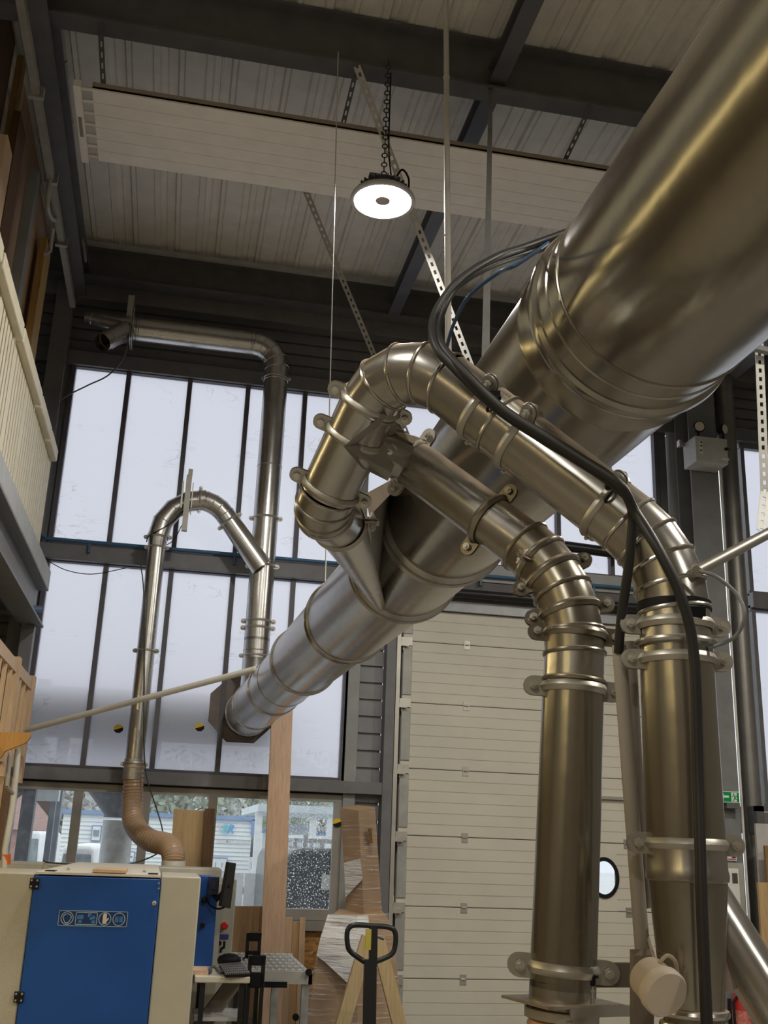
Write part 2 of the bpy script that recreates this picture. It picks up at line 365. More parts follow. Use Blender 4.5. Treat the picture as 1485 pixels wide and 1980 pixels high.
# ---- low clear windows
w = thing('window_6', None, None, (.15, D, 1.1), kind='structure')
PX = [(-1.27, -.78), (-.70, -.19), (-.115, .40), (.475, .985), (1.06, 1.555)]
for i, (a, c) in enumerate(PX):
    MB().add([(a, D+.03, 1.17), (c, D+.03, 1.17), (c, D+.03, 2.13), (a, D+.03, 2.13)], [(0, 1, 2, 3)]).build('pane', GLASSD if i == 4 else GLASS, w)
f = MB(); f.box(-1.33, 1.62, D-.02, D+.06, 2.11, 2.176); f.box(-1.33, 1.62, D-.02, D+.06, 1.088, 1.18)
for a in (-1.30, -.74, -.15, .44, 1.02, 1.59): f.box(a-.04, a+.04, D-.018, D+.058, 1.17, 2.12)
f.build('window_frame', FRAME, w)
f = MB(); f.box(-1.33, 1.64, D-.03, D+.05, 1.0, 1.085); f.build('sill', mat('sill concrete', (.26, .24, .21), .8), w)
pc = aY(656, 1612, D-.03)
# ---- horizontal and vertical steel
def beam(n, p0, p1, mt=STEEL, label=None):
    b = MB(); b.box(p0[0], p1[0], p0[1], p1[1], p0[2], p1[2]); o = struct(b.build('trim_%d' % n, mt, bevel=.004)); return o
beam(1, (-1.35, D-.09, 4.18), (2.1, D+.05, 4.33), STEEL)
beam(2, (-1.35, D-.09, 2.19), (2.0, D+.05, 2.30), STEEL)
beam(3, (X0, D-.06, 6.17), (X1, D+.05, 6.32), STEEL)
beam(4, (5.9, D-.09, 4.28), (X1, D+.05, 4.44), STEEL)
beam(5, (2.0, D-.09, 4.30), (5.3, D+.05, 4.48), STEELL)
beam(6, (1.62, D-.04, 1.0), (1.735, D+.06, 6.2), mat('grey post', (.27, .28, .27), .5))
beam(7, (1.595, D-.03, 2.3), (1.625, D+.06, 4.2), OAK)
beam(24, (-1.37, D+.0, 0), (-1.27, D+.06, 6.2), STEEL)  # filler added to close a bright slit between corner column and glazing
_y = aZ(170, 465, 7.30).y
beam(25, (X0, _y, 7.27), (X1, _y+.05, 7.31), mat('pale flange', (.34, .33, .30), .5))
beam(26, (-1.37, D+.02, 2.165), (1.75, D+.06, 2.2), BLACKM)  # dark backing added to block daylight leaking in above the low windows
beam(8, (1.975, D-.10, 0), (2.07, D+.06, 6.2), STEEL)
beam(9, (4.93, D-.02, 0), (5.02, D+.05, 6.2), DARK)
beam(10, (5.04, D-.06, 0), (5.16, D+.05, 6.15), STEELL)
beam(11, (5.17, D-.02, 0), (5.33, D+.05, 6.3), DARK)
# left corner column
def ibeam(n, p, q, h, wd, mt, up=(0, 0, 1), web=.02, fl=.02):
    p, q = V(p), V(q); d = (q-p).normalized(); upv = V(up); upv = (upv-d*upv.dot(d)).normalized(); b = MB()
    b.bar(p+upv*(h/2-fl/2), q+upv*(h/2-fl/2), wd, fl, upv); b.bar(p-upv*(h/2-fl/2), q-upv*(h/2-fl/2), wd, fl, upv); b.bar(p, q, web, h-2*fl, upv)
    return struct(b.build(n, mt))
ibeam('trim_12', (-1.42, D-.12, 0), (-1.42, D-.12, 7.0), .16, .17, mat('corner column steel', (.17, .17, .175), .5), up=(0, 1, 0))
# beams under the roof, running along the back wall
ibeam('trim_13', (X0, 6.05, 7.14), (X1, 6.05, 7.14), .42, .16, DARK)
ibeam('trim_14', (X0, 9.72, 7.18), (X1, 9.72, 7.18), .34, .2, DARK)
beam(15, (X0, D-.14, 6.86), (X1, D+.02, 7.06), mat('eaves rail', (.16, .155, .155), .5))
ibeam('trim_16', (1.87, -3, 7.08), (1.87, 9.6, 7.08), .16, .12, mat('purlin strut', (.10, .10, .11), .5))
ibeam('trim_17', (X0, 1.5, 7.14), (X1, 1.5, 7.14), .42, .16, DARK)
ibeam('trim_18', (-1.3, -3, 6.98), (-1.3, 9.7, 6.98), .30, .17, DARK)
ibeam('trim_19', (5.7, -3, 6.98), (5.7, 9.7, 6.98), .30, .2, STEEL)
# ---- sectional door
dr = thing('door_1', None, None, (3.65, D, 0), kind='structure')
DX0, DX1 = 2.16, 5.0
S = 1.0463
seams = [3.695, 3.075, 2.46, 1.845, 1.23, .615, 0.0]
seams = [(z-1.9)*S+1.76 for z in (3.72, 3.15, 2.56, 1.98, 1.39, .81)]+[.02]
tops = [3.985]+seams[:-1]
OVX, OVZ = aY(1168, 1697, D).x, aY(1168, 1697, D).z
for t, s_ in zip(tops, seams):
    b = MB(); k = max(1, round((t-s_)/.1045)); hh = (t-s_-.006)/k; holed = s_ < OVZ < t
    vs = []; prof = []
    for i in range(k):
        za = s_+.003+hh*i; prof += [(za, .004), (za+.006, 0), (za+hh-.004, -.0015), (za+hh-.002, .006)]
    prof = prof+[(t-.003, .006)]
    def seg(xa, xb):
        m_ = len(prof); b.add([(xa, D+y_, z_) for z_, y_ in prof]+[(xb, D+y_, z_) for z_, y_ in prof]+[(xa, D+.04, z_) for z_, y_ in prof]+[(xb, D+.04, z_) for z_, y_ in prof],
            [(i, i+1, m_+i+1, m_+i) for i in range(m_-1)]+[(2*m_+i, 3*m_+i, 3*m_+i+1, 2*m_+i+1) for i in range(m_-1)]+[(0, m_, 3*m_, 2*m_), (m_-1, 3*m_-1, 4*m_-1, 2*m_-1)])
    if holed: seg(DX0, OVX-.125); seg(OVX+.125, DX1)
    else: seg(DX0, DX1)
    b.build('door_panel', DOORM, dr, smooth=False)
    if holed:   # the two slices above and below the oval window
        q = MB()
        for sg in (-1, 1):
            pts = [(OVX-.13, D, OVZ+sg*.40 if sg < 0 else t-.003)]
            arc = [(OVX+.13*cos(a), D, OVZ+sg*.165*sin(a)) for a in [pi*i/16 for i in range(17)]]
            zz = s_+.003 if sg < 0 else t-.003
            for i in range(16):
                A, B = arc[i], arc[i+1]; q.add([A, B, (B[0], D, zz), (A[0], D, zz)], [(0, 1, 2, 3)])
        q.build('door_panel', DOORM, dr, smooth=False)
bk = MB(); bk.box(DX0-.12, OVX-.16, D+.05, D+.07, 0, 4.1); bk.box(OVX+.16, DX1+.2, D+.05, D+.07, 0, 4.1); bk.box(OVX-.16, OVX+.16, D+.05, D+.07, 0, OVZ-.19); bk.box(OVX-.16, OVX+.16, D+.05, D+.07, OVZ+.19, 4.1); bk.build('door_light_block', DARK, dr)  # dark backing added behind the door to stop daylight through its seams
ov = MB(); 
for rr, yy in (((.138, .180), -.012),): pass
vo = []; n = 40
for (a_, c_, y_) in ((.118, .150, .0), (.118, .150, -.014), (.150, .186, -.014), (.150, .186, .0)):
    vo += [(OVX+a_*cos(2*pi*i/n), D+y_, OVZ+c_*sin(2*pi*i/n)) for i in range(n)]
ov.add(vo, [(k*n+i, k*n+(i+1) % n, ((k+1) % 4)*n+(i+1) % n, ((k+1) % 4)*n+i) for k in range(4) for i in range(n)])
fr = ov.build('porthole_frame', BLACK, dr)
MB().add([(OVX+.12*cos(2*pi*i/n), D+.01, OVZ+.155*sin(2*pi*i/n)) for i in range(n)], [tuple(range(n))]).build('porthole_glass', GLASS, fr)
for z in seams[:-1]:
    for px in (2.80, 4.42):
        h = MB(); h.box(px-.03, px+.03, D-.008, D+.002, z-.045, z+.04); h.cyl((px-.02, D-.012, z), (px+.02, D-.012, z), .008, 10); h.build('hinge', ZINC, dr)
    h = MB(); h.box(2.13, 2.24, D-.03, D, z-.05, z+.03); h.box(2.11, 2.2, D-.055, D-.03, z-.06, z-.02); h.box(2.15, 2.23, D-.012, D, z-.09, z-.055); h.build('edge_hinge', ZINC, dr)
for t, s_ in zip(tops, seams):
    MB().box(2.155, 2.245, D-.012, D+.001, s_+.07, t-.06).build('end_stile', mat('stile grey', (.36, .36, .33), .5, .3), dr, bevel=.004)
b = MB(); b.box(2.085, 2.115, D-.09, D, 0, 4.0); b.box(2.075, 2.085, D-.10, D-.02, 0, 4.0); b.build('guide_track', ZINC, dr)
b = MB(); b.cyl((2.1, D-.14, 4.15), (5.1, D-.14, 4.15), .045, 20); b.build('spring_shaft', BLACKM, dr)
b = MB(); b.box(2.08, 5.1, D-.05, D+.02, 3.985, 4.09); b.build('lintel_plate', mat('zinc lintel', (.30, .31, .32), .45, .4), dr)
b = MB(); b.box(2.08, 5.1, D-.07, D+.02, 4.09, 4.30); b.build('lintel_seal', DARK, dr)
b = MB(); b.cyl((3.7, D-.2, 4.72), (4.4, D-.2, 4.69), .055, 20); b.box(3.72, 3.78, D-.22, D-.02, 4.70, 4.74); b.box(4.3, 4.36, D-.22, D-.02, 4.68, 4.72); b.build('cable_drum', BLACKM, dr)
LBL = [aY(757, 1723, D-.012), aY(757, 1738, D-.012)]
for p, mtx, h in ((LBL[0], YEL, .032), (LBL[1], SIGNW, .03)): MB().box(p.x-.022, p.x+.022, D-.0135, D-.011, p.z-h, p.z+h).build('sticker', mtx, dr, label='yellow sticker' if mtx is YEL else 'white sticker')
# door lift handle bar, between the two ducts
hb = MB(); p = aY(1180, 1543, D-.02); hb.box(p.x-.4, p.x+.4, D-.04, D, p.z-.015, p.z+.015); hb.build('reinforcing_bar', ZINC, dr)
# ---- right hand column and downpipe
ibeam('trim_20', (5.215, 9.62, 0), (5.215, 9.62, 7.0), .32, .31, mat('main column grey', (.19, .195, .195), .45), up=(0, 1, 0))
b = MB(); b.cyl((5.645, 9.72, 0), (5.645, 9.72, 6.98), .1, 28); o = tag(b.build('downpipe', mat('zinc downpipe', (.24, .23, .21), .45, .6)), 'fat grey vertical downpipe right of the grey steel column', 'pipe')
p0, p1 = aY(1396, 930, 9.42), aY(1404, 1100, 9.42)
b = MB(); b.cyl((5.385, 9.45, 5.7), (5.385, 9.45, 1.2), .012, 10); tag(b.build('conduit', PVC), 'thin white conduit up the right edge of the grey column', 'conduit')
# ================================================================== DUCTWORK
# ---- big main duct running to the back wall
ZA = 1.13+EYE
def axm(Y):
    t = max(0, min(1, (Y-4.3)/(D-4.3))); return V((.915+(.68-.915)*t, Y, ZA-.03*t))
RN = .227
md = thing('main_extraction_duct', 'huge galvanised main duct running diagonally across the hall to the octagonal wall plate', 'duct', axm(6))
def mrings(b, Y, R, offs=(0,), r=.008):
    d = axm(Y+.05)-axm(Y-.05)
    for o in offs: b.ring(axm(Y+o), d, R, r, 72)
# near section (comes over the camera)
b = MB(); b.tube([axm(-1.5), axm(1.86)], RN, 96, False); mrings(b, 1.80, RN, (0,), .004); b.build('pipe_section', GALVB, md)
b = MB(); d = V((0, 1, 0)); b.lathe(axm(1.93), d, [(RN-.002, -.075), (RN+.003, -.07), (RN+.004, -.02), (RN+.013, -.014), (RN+.016, 0), (RN+.013, .014), (RN+.004, .02), (RN+.003, .10), (RN+.006, .105), (RN-.002, .112)], 96, False); b.build('joint_collar', GALVB, md)
b = MB(); b.tube([axm(1.95), axm(3.52)], RN, 96, False); b.build('pipe_section', GALVB, md)
# wye piece
wy = MB(); wy.tube([axm(3.50), axm(4.26)], RN, 72, False)
wye = wy.build('wye_fitting', GALV, md)
for Y in (3.56, 4.25):
    b = MB(); d = V((0, 1, 0))
    b.lathe(axm(Y), d, [(RN, -.06), (RN+.010, -.055), (RN+.016, -.045), (RN+.010, -.035), (RN+.004, -.03), (RN+.004, -.012), (RN+.014, -.01), (RN+.02, 0), (RN+.014, .01), (RN+.004, .012), (RN+.004, .03), (RN+.010, .04), (RN+.004, .05), (RN, .055)], 72, False)
    b.build('flange_ring', GALV, md)
R2 = .222
b = MB(); b.tube([axm(4.26), axm(5.42)], R2, 72, False); b.build('pipe_section', GALV, md)
b = MB(); d = axm(5.5)-axm(5.4); b.lathe(axm(5.42), d, [(R2-.004, -.035), (R2+.008, -.03), (R2+.014, -.015), (R2+.004, 0), (R2+.012, .015), (R2-.004, .03)], 72, False); b.build('flange_ring', GALV, md)
R3 = .218
b = MB(); b.tube([axm(5.42), axm(6.75)], R3, 64, False); b.build('pipe_section', GALV, md)
b = MB(); b.lathe(axm(6.75), d, [(R3-.006, -.03), (R3+.008, -.024), (R3+.013, 0), (R3+.008, .024), (R3-.006, .03)], 64, False); b.build('flange_ring', GALV, md)
R4 = .205
b = MB(); b.tube([axm(6.75), axm(8.1)], R4, 64, False); b.ring(axm(7.55), d, R4, .004, 64); b.build('pipe_section', GALV, md)
b = MB(); b.lathe(axm(8.1), d, [(R4-.006, -.03), (R4+.008, -.024), (R4+.012, 0), (R4+.008, .024), (R4-.006, .03)], 64, False); b.build('flange_ring', GALV, md)
b = MB(); b.tube([axm(8.1), axm(9.93)], R4, 64, False); b.ring(axm(9.2), d, R4, .009, 64); b.ring(axm(9.75), d, R4, .009, 64); b.build('pipe_section', GALV, md)
oc = aY(469, 1371, D-.02); ar = .305/cos(pi/8)
b = MB(); b.prism([(oc.x+ar*cos(pi/8+pi*i/4), D-.02, oc.z+ar*sin(pi/8+pi*i/4)) for i in range(8)], (0, .03, 0)); b.build('wall_plate', mat('weathered wall plate', (.16, .135, .12), .6, .3, .25), md)
# ---- pipe paths of the two branches (R = duct radius)
RA = .066; CS = .64
def onmain(Y, ang): c = axm(Y); return c+V((cos(radians(ang))*RN*1.004, 0, sin(radians(ang))*RN*1.004))
def dl_(l): return [aD(*p) for p in l]
SHEET = mat('plain sheet steel', (.38, .37, .34), .36, .55, .1)
stub = aD(656, 1012, 2.62)
mi = onmain(4.16, 240)
st = MB(); dirs = (stub-mi).normalized(); st.tube([mi, stub], [.02, RA], 48, False)
st.build('branch_stub', GALV, md)
# gusset sheets closing the fork between stub and main duct (pleats running to one point)
tipP = onmain(4.2, 238); e0 = aD(714, 998, 2.80)
gp = [aD(690, 1012, 2.72), e0, onmain(3.57, 152), onmain(3.59, 180), onmain(3.61, 205), onmain(3.9, 222)]
gs = MB(); gs.add([tipP]+gp, [(0, i, i+1) for i in range(1, 6)]); gs.build('gusset_sheet', SHEET, md, smooth=False)
gs = MB(); gs.add([e0, aD(706, 955, 2.85), onmain(3.52, 120), onmain(3.57, 152)], [(0, 1, 2, 3)]); gs.build('dusty_top_sheet', mat('dust covered sheet', (.46, .38, .30), .8), md, smooth=False)
# ---- branch A: loop up, bend over, long pipe to the right hand riser
A0 = stub
P1 = aD(620, 985, 2.44); P2 = aD(768, 668, 2.27)
TOPA = aD(1304, 1190, 1.97)
P3 = V((TOPA.x, TOPA.y, aD(1298, 1078, 2.0).z))
ra = thing('upper_branch_duct', 'upper galvanised branch duct with cables strapped on, looping over to the right riser', 'duct', TOPA)
runs = fillet([A0, P1, P2, P3, TOPA-V((0, 0, .02))], [.075, .135, .23], [3, 4, 4])
segs = []
for kd, pts in runs: segs.append((kd, pts))
for i, (kd, pts) in enumerate(segs):
    if kd == 's':
        L = (pts[1]-pts[0]).length
        if L > .01: pipe(ra, pts[0], pts[1], RA, GALV)
    else: elbow(ra, pts, RA, GALV, bead=.0045)
def along(pts, px): # point on the segment pts nearest in the image to pixel px
    best = None
    for j in range(101):
        p = pts[0].lerp(pts[-1], j/100); q = p-CAM; z = q.dot(fw); e = (742.5+FPX*q.dot(CR)/z-px[0])**2+(990-FPX*q.dot(CU)/z-px[1])**2
        if best is None or e < best[0]: best = (e, p)
    return best[1], (pts[-1]-pts[0]).normalized()
loopseg, longseg = segs[2][1], segs[4][1]
for px, lug in (((652, 950), CR), ((698, 848), CR), ((735, 768), CR)):
    p, d = along(loopseg, px); clamp(ra, p, d, RA, lug, CS)
clamp(ra, A0, (A0-mi), RA, CR, CS); clamp(ra, A0+(A0-mi).normalized()*.018, (A0-mi), RA, CR, CS)
for px in ((905, 830), (975, 885), (1165, 985)):
    p, d = along(longseg, px); clamp(ra, p, d, RA, -fw*.8+CU*.9, CS)
p, d = along(longseg, (940, 856)); b = MB(); b.ring(p, d, RA, .0045); b.build('bead', GALV, ra)
# right hand riser
RR = .0665
def vz(px, py, base=TOPA):  # height on the vertical riser
    best = None
    for j in range(900):
        z = base.z-.005*j+.3; q = V((base.x, base.y, z))-CAM; zz = q.dot(fw); e = abs(990-FPX*q.dot(CU)/zz-py)
        if best is None or e < best[0]: best = (e, z)
    return best[1]
def rp(py): return V((TOPA.x, TOPA.y, vz(0, py)))
DN = V((0, 0, 1))
pipe(ra, TOPA, rp(1255), RR-.0015, GALV); pipe(ra, rp(1255), rp(1640), RR, GALVB, R2=RR+.002)
b = MB(); b.lathe(rp(1690), DN, [(RR, -.013), (RR+.004, -.010), (RR+.005, 0), (RR+.003, .008), (RR+.0015, .055)], 48, False); b.build('socket_collar', GALV, ra)
for y in (1212, 1278, 1635): clamp(ra, rp(y), DN, RR, CR, CS*1.05)
b = MB(); b.ring(rp(1247), DN, RR+.004, .0065); b.build('rolled_edge', GALV, ra)
fl = rp(2000); fl.z = .02
wl = pipe(ra, rp(1690), rp(1955), RR+.002, GALVB, 'wye_body', R2=.050); pipe(ra, rp(1955), fl, .050, GALVB)
q0, q1 = aD(1372, 1745, 1.90), aD(1508, 1965, 1.80)
pipe(ra, q0-(q1-q0)*.2, q1+(q1-q0)*.2, .045, GALVW, 'inclined_inlet')
b = MB(); c0 = rp(1720); b.add([aD(1345, 1700, 1.83), aD(1375, 1760, 1.85), aD(1465, 1900, 1.83), aD(1388, 1922, 1.80), aD(1366, 1800, 1.80)], [(0, 1, 2, 3, 4)])
b.build('gusset_sheet', mat('dusty sheet', (.36, .30, .24), .5, .5), ra, smooth=False)
b = MB(); b.ring(rp(1958), DN, .053, .007); b.ring(rp(1982), DN, .052, .006); b.build('rolled_edge', GALV, ra)
# ---- branch B: from the side of the loop to the middle riser
p, dA = along(loopseg, (685, 850)); RB = .056
Q0 = p; Q1 = aD(788, 888, 2.46)
RC = .061
TOPB = aD(1109, 1320, 2.13); BOTB = aD(1090, 1850, 1.975)
dB = (BOTB-TOPB).normalized()
rb = thing('lower_branch_duct', 'lower galvanised branch duct bending down into the dusty middle riser above the slide gate', 'duct', TOPB)
cone = MB(); cone.tube([p+dA*.0, Q1], [RA*.8, RB], 44, False)
cone.build('wye_cone', GALV, rb)
# pleated wye skirt between the loop pipe and the cone
sk = MB(); A_, U_, T_, M_, L_, Lb, UB = dl_([(664, 863, 2.262), (742, 800, 2.25), (784, 836, 2.41), (776, 862, 2.385), (757, 914, 2.38), (750, 930, 2.43), (700, 905, 2.33)])
sk.add([A_, U_, T_, M_, L_, Lb, UB], [(0, 1, 2), (0, 2, 3), (0, 3, 4), (0, 4, 5), (0, 5, 6)]); sk.build('wye_skirt', SHEET, rb, smooth=False)
b = MB(); b.add(dl_([(762, 832, 2.36), (798, 858, 2.40), (830, 852, 2.46), (800, 842, 2.46), (772, 846, 2.40)]), [(0, 1, 2, 3), (0, 4, 1)]); b.build('dusty_flap', mat('dust covered sheet', (.46, .38, .30), .8), rb, smooth=False)
QB = TOPB-dB*.205
runs = fillet([Q1, QB, TOPB+dB*.01], [.29], [6])
for kd, pts in runs:
    if kd == 's':
        if (pts[1]-pts[0]).length > .01: pipe(rb, pts[0], pts[1], RB if pts[0] == Q1 else RC, GALV)
    else: elbow(rb, pts, RC, GALVD, bead=.005); ebB = pts
sgB = runs[0][1]
pp, dd = along(sgB, (798, 893)); clamp(rb, pp, dd, RB, -CU*.8+CR*-.3, CS)
pp, dd = along(sgB, (955, 995)); clamp(rb, pp, dd, RB+.003, -CU+CR*-.6, CS, mt=GALVD)
clamp(rb, ebB[2], ebB[3]-ebB[1], RC, CR, CS, mt=GALVD); clamp(rb, ebB[1], ebB[2]-ebB[0], RC, -fw+CR*-.5, CS*.9, mt=GALVD)
clamp(rb, ebB[4], ebB[5]-ebB[3], RC, CR, CS, mt=GALVD)
def bp(py): return along([TOPB-dB*.3, BOTB+dB*.3], (1100, py))[0]
clamp(rb, bp(1232), dB, RC, CR, CS*1.05, mt=GALVD)
pipe(rb, TOPB-dB*.01, bp(1345), RC+.0006, GALVD, beads=(.2,))
clamp(rb, bp(1335), dB, RC, CR, CS*1.15)
pipe(rb, bp(1340), bp(1905), RC+.001, GALVB)
clamp(rb, bp(1872), dB, RC, CR, CS*1.25)
pipe(rb, bp(1900), bp(1945), RC+.001, GALV, 'outlet_collar')
# ---- slide gate at the foot of the middle riser and the hose below it
sg_ = thing('slide_gate', 'flat sheet metal slide gate with a black knob under the middle riser', 'gate', bp(1950))
g = bp(1940); ex = V((cos(.25), sin(.25), 0)); ey = V((-sin(.25), cos(.25), 0))
b = MB(); b.obox(g, ex*.084, ey*.078, V((0, 0, .0025))); b.build('gate_plate', mat('dusty gate sheet', (.34, .29, .23), .5, .5), sg_)
b = MB(); b.obox(g+ex*.056-ey*.078-V((0, 0, .008)), ex*.094, ey*.002, V((0, 0, .009))); b.build('pull_lip', ZINC, sg_)
kn = g+ex*.028-ey*.056
b = MB(); b.lathe(kn+V((0, 0, .0025)), (0, 0, 1), [(.004, 0), (.004, .019), (.006, .019), (.006, .023), (.003, .023), (.003, .032)], 16); st_ = b.build('knob_stem', ZINC, sg_)
b = MB(); b.lathe(kn+V((0, 0, .032)), (0, 0, 1), [(.005, 0), (.0065, .004), (.0065, .012), (.012, .014), (.0125, .019), (.009, .022)], 24); b.build('knob', BLACK, sg_)
ho = thing('orange_dust_hose', 'ribbed orange brown hose clamped below the slide gate', 'hose', V((bp(1950).x, bp(1950).y, 0)))
h0 = bp(1946); b = MB(); P_ = [h0+(V((h0.x-.03, h0.y, .03))-h0)*(i/150) for i in range(151)]; b.tube(P_, [RC+(.004 if i % 2 else 0) for i in range(151)], 32, False); b.build('ribbed_hose', mat('orange dust hose', (.42, .21, .08), .4), ho)
b = MB(); b.lathe(bp(1962), dB, [(.066, -.009), (.069, -.008), (.069, .008), (.066, .009)], 40, False); b.obox(bp(1962)-fw*.072, CR*.005, dB*.02, fw*.004); b.build('hose_band', ZINC, ho)
# ---- wall ductwork on the left
YW = 9.62
wd = thing('wall_branch_duct', 'galvanised wall duct with a forked open end, bending down along the glazing', 'duct', aY(520, 1000, YW))
W0, W1, W2 = aY(262, 637, YW), aY(533, 684, YW), aY(512, 1030, YW); W1 = V((W2.x, YW, W0.z)); 
W3 = aY(497, 1240, YW); W3 = V((W2.x, YW, W3.z)); RWD = .118
runs = fillet([W0, W1, W3], [.24], [4])
for kd, pts in runs:
    if kd == 'e': elbow(wd, pts, RWD, GALVW, bead=.005)
    else: pipe(wd, pts[0], pts[1], RWD, GALVW, beads=(.03, .97) if pts[0] == W0 else (.05, .38))
def wz(py): return V((W2.x, YW, aY(515, py, YW).z))
for y in (1003, 1096, 1203, 1216): clamp(wd, wz(y), DN, RWD, CR, .8)
clamp(wd, wz(730), DN, RWD, CR, .6)
fk = W0+V((-.13, 0, 0))
pipe(wd, W0+V((.02, 0, 0)), fk, RWD, GALVW, 'fork_body')
f1 = aY(166, 614, YW+.05); f2 = aY(198, 662, YW-.25)
pipe(wd, fk+V((.08, 0, .02)), f1, .09, GALVW, 'fork_leg', R2=.055, beads=(.86,)); pipe(wd, fk+V((.08, 0, 0)), f2, .105, GALVW, 'fork_leg', R2=.088, beads=(.8,))
b = MB(); c = W0+V((-.03, 0, 0)); b.box(c.x-.012, c.x-.004, YW-.145, YW+.145, c.z-.16, c.z+.30); b.box(c.x+.004, c.x+.012, YW-.145, YW+.145, c.z-.16, c.z+.16); b.box(c.x-.06, c.x-.012, YW-.16, YW-.10, c.z+.06, c.z+.28); b.build('blast_gate', ZINC, wd)
V1 = aY(480, 1285, YW); mj = axm(9.45)
pipe(wd, wz(1236), wz(1285), RWD, GALVW, beads=(.5,)); pipe(wd, wz(1280), mj, RWD, GALVW, 'wye_leg', R2=.13)
clamp(wd, wz(1270), DN, RWD, CR, .7)
# u bend and drop duct
YU = 9.55
ub = thing('drop_duct', 'slim galvanised drop duct with a U bend over the glazing, feeding the ribbed hose', 'duct', aY(262, 1300, YU))
B0 = aY(259, 1480, YU); B1 = aY(268, 1056, YU); B1 = V((B0.x, YU, B1.z)); T = aY(268, 955, YU).z; RU = .080
pipe(ub, B0, B1, RU, GALVW); pipe(ub, B1, B1+V((0, 0, .10)), RU, GALVW, 'reducer', R2=.092)
C0 = B1+V((0, 0, .10)); J = aY(507, 1098, YU); 
CA = V((B0.x, YU, T)); KN = aY(418, 955, YU); KN.z = T; 
runs = fillet([C0, CA, KN, J], [.40, .34], [4, 4])
for kd, pts in runs:
    if kd == 'e': elbow(ub, pts, .095, GALVW, bead=.004)
    else: pipe(ub, pts[0], pts[1], .095, GALVW, R2=.105 if pts[1] == J else None)
clamp(ub, C0, DN, .093, CR, .7); clamp(ub, B1, DN, RU, CR, .65)
for y in (1257, 1478): clamp(ub, V((B0.x, YU, aY(260, y, YU).z)), DN, RU, CR, .7)
lst = runs[4][1]; clamp(ub, lst[0].lerp(lst[1], .12), lst[1]-lst[0], .095, CR, .7)
gx = aY(363, 950, YU); gx.z = T
b = MB(); b.box(gx.x-.055, gx.x-.04, YU-.12, YU+.12, T-.13, T+.13); b.box(gx.x+.04, gx.x+.05, YU-.12, YU+.12, T-.12, T+.12); b.box(gx.x+.0, gx.x+.012, YU-.10, YU+.10, T-.3, T+.13)
bg = b.build('blast_gate', ZINC, ub)
b = MB(); b.box(gx.x-.022, gx.x+.028, YU-.17, YU-.125, T-.36, T+.18); b.box(gx.x-.01, gx.x+.03, YU-.165, YU-.12, T+.18, T+.24); b.build('cylinder_rail', mat('pale gate rail', (.42, .41, .35), .45, .2), bg)
clamp(ub, gx+V((.12, 0, 0)), (1, 0, 0), .095, DN, .7)
# ribbed hose to the machine
h = [B0+V((0, 0, -.0)), aY(257, 1540, YU), aY(258, 1590, 9.4), aY(285, 1622, 9.15), aY(322, 1633, 8.9), aY(334, 1650, 8.72), aY(335, 1672, 8.68)]
hp = smooth_path(h, 14); L = 0; 
hs = thing('ribbed_suction_hose', 'tan ribbed suction hose curling from the drop duct to the machine top', 'hose', h[-1])
b = MB(); b.tube(hp, [.082+(.007 if i % 2 else 0) for i in range(len(hp))], 32, False); b.build('ribbed_hose', mat('tan ribbed hose', (.40, .27, .17), .35, 0, .1), hs)
b = MB(); b.cyl(hp[0]+V((0, 0, .05)), hp[0]+V((0, 0, -.12)), .086, 32); b.ring(hp[0]+V((0, 0, .02)), DN, .086, .008); b.build('hose_cuff', ZINC, hs)
e = hp[-1]; b = MB(); b.cyl(e+V((0, 0, -.06)), e+V((0, 0, .03)), .092, 32); b.build('hose_spigot', mat('pale spigot', (.55, .53, .46), .4), hs)
# ================================================================== CABLES, RODS AND HANGERS
def cable(name, pts, r, mt, label, cat, n=8, group=None, sm=True):
    b = MB(); b.tube(smooth_path(pts, n) if sm else pts, r, 12); return tag(b.build(name, mt), label, cat, group)
def dl(lst): return [aD(*p) for p in lst]
cable('power_cable', dl([(1100, 447, 2.60), (1020, 476, 2.5), (960, 497, 2.36), (885, 545, 2.26), (840, 612, 2.20), (842, 668, 2.13), (880, 714, 2.10), (960, 790, 2.06), (1050, 850, 2.01), (1110, 886, 1.975), (1192, 941, 1.925), (1222, 985, 1.95), (1217, 1080, 1.95), (1202, 1190, 1.97), (1196, 1262, 1.98)]), .0092, RUBBER, 'black power cable strapped on the upper branch duct and dropping into the grey conduit', 'cable')
cable('power_cable', dl([(1090, 468, 2.60), (1010, 492, 2.5), (945, 515, 2.36), (880, 556, 2.26), (848, 620, 2.20), (852, 664, 2.14), (900, 722, 2.085), (975, 793, 2.04), (1065, 850, 1.99), (1125, 888, 1.955), (1196, 936, 1.915), (1228, 990, 1.93), (1272, 1062, 1.88), (1318, 1158, 1.85), (1342, 1270, 1.83), (1350, 1500, 1.775), (1357, 1750, 1.69), (1368, 2010, 1.62)]), .0095, RUBBER, 'black power cable from the upper branch duct hanging in front of the right riser', 'cable')
cable('blue_air_hose', dl([(1062, 468, 2.57), (1005, 508, 2.02), (960, 530, 2.08), (905, 575, 2.17), (876, 630, 2.27), (862, 678, 2.36)]), .004, mat('blue hose', (.03, .08, .18), .4), 'thin blue air hose curving down beside the black cables', 'hose')
cable('grey_cable', dl([(1352, 1104, 1.90), (1385, 1115, 1.89), (1425, 1150, 1.88), (1440, 1190, 1.86), (1420, 1232, 1.88), (1370, 1254, 1.90)]), .0035, mat('grey cable sheath', (.22, .23, .24), .4), 'thin grey cable looping out beside the right riser', 'cable')
b = MB(); b.cyl(aD(1348, 1104, 1.92), aD(1560, 992, 2.14), .0107, 20); tag(b.build('stay_tube', ZINC), 'shiny metal stay tube slanting from the right riser to the right edge', 'tube')
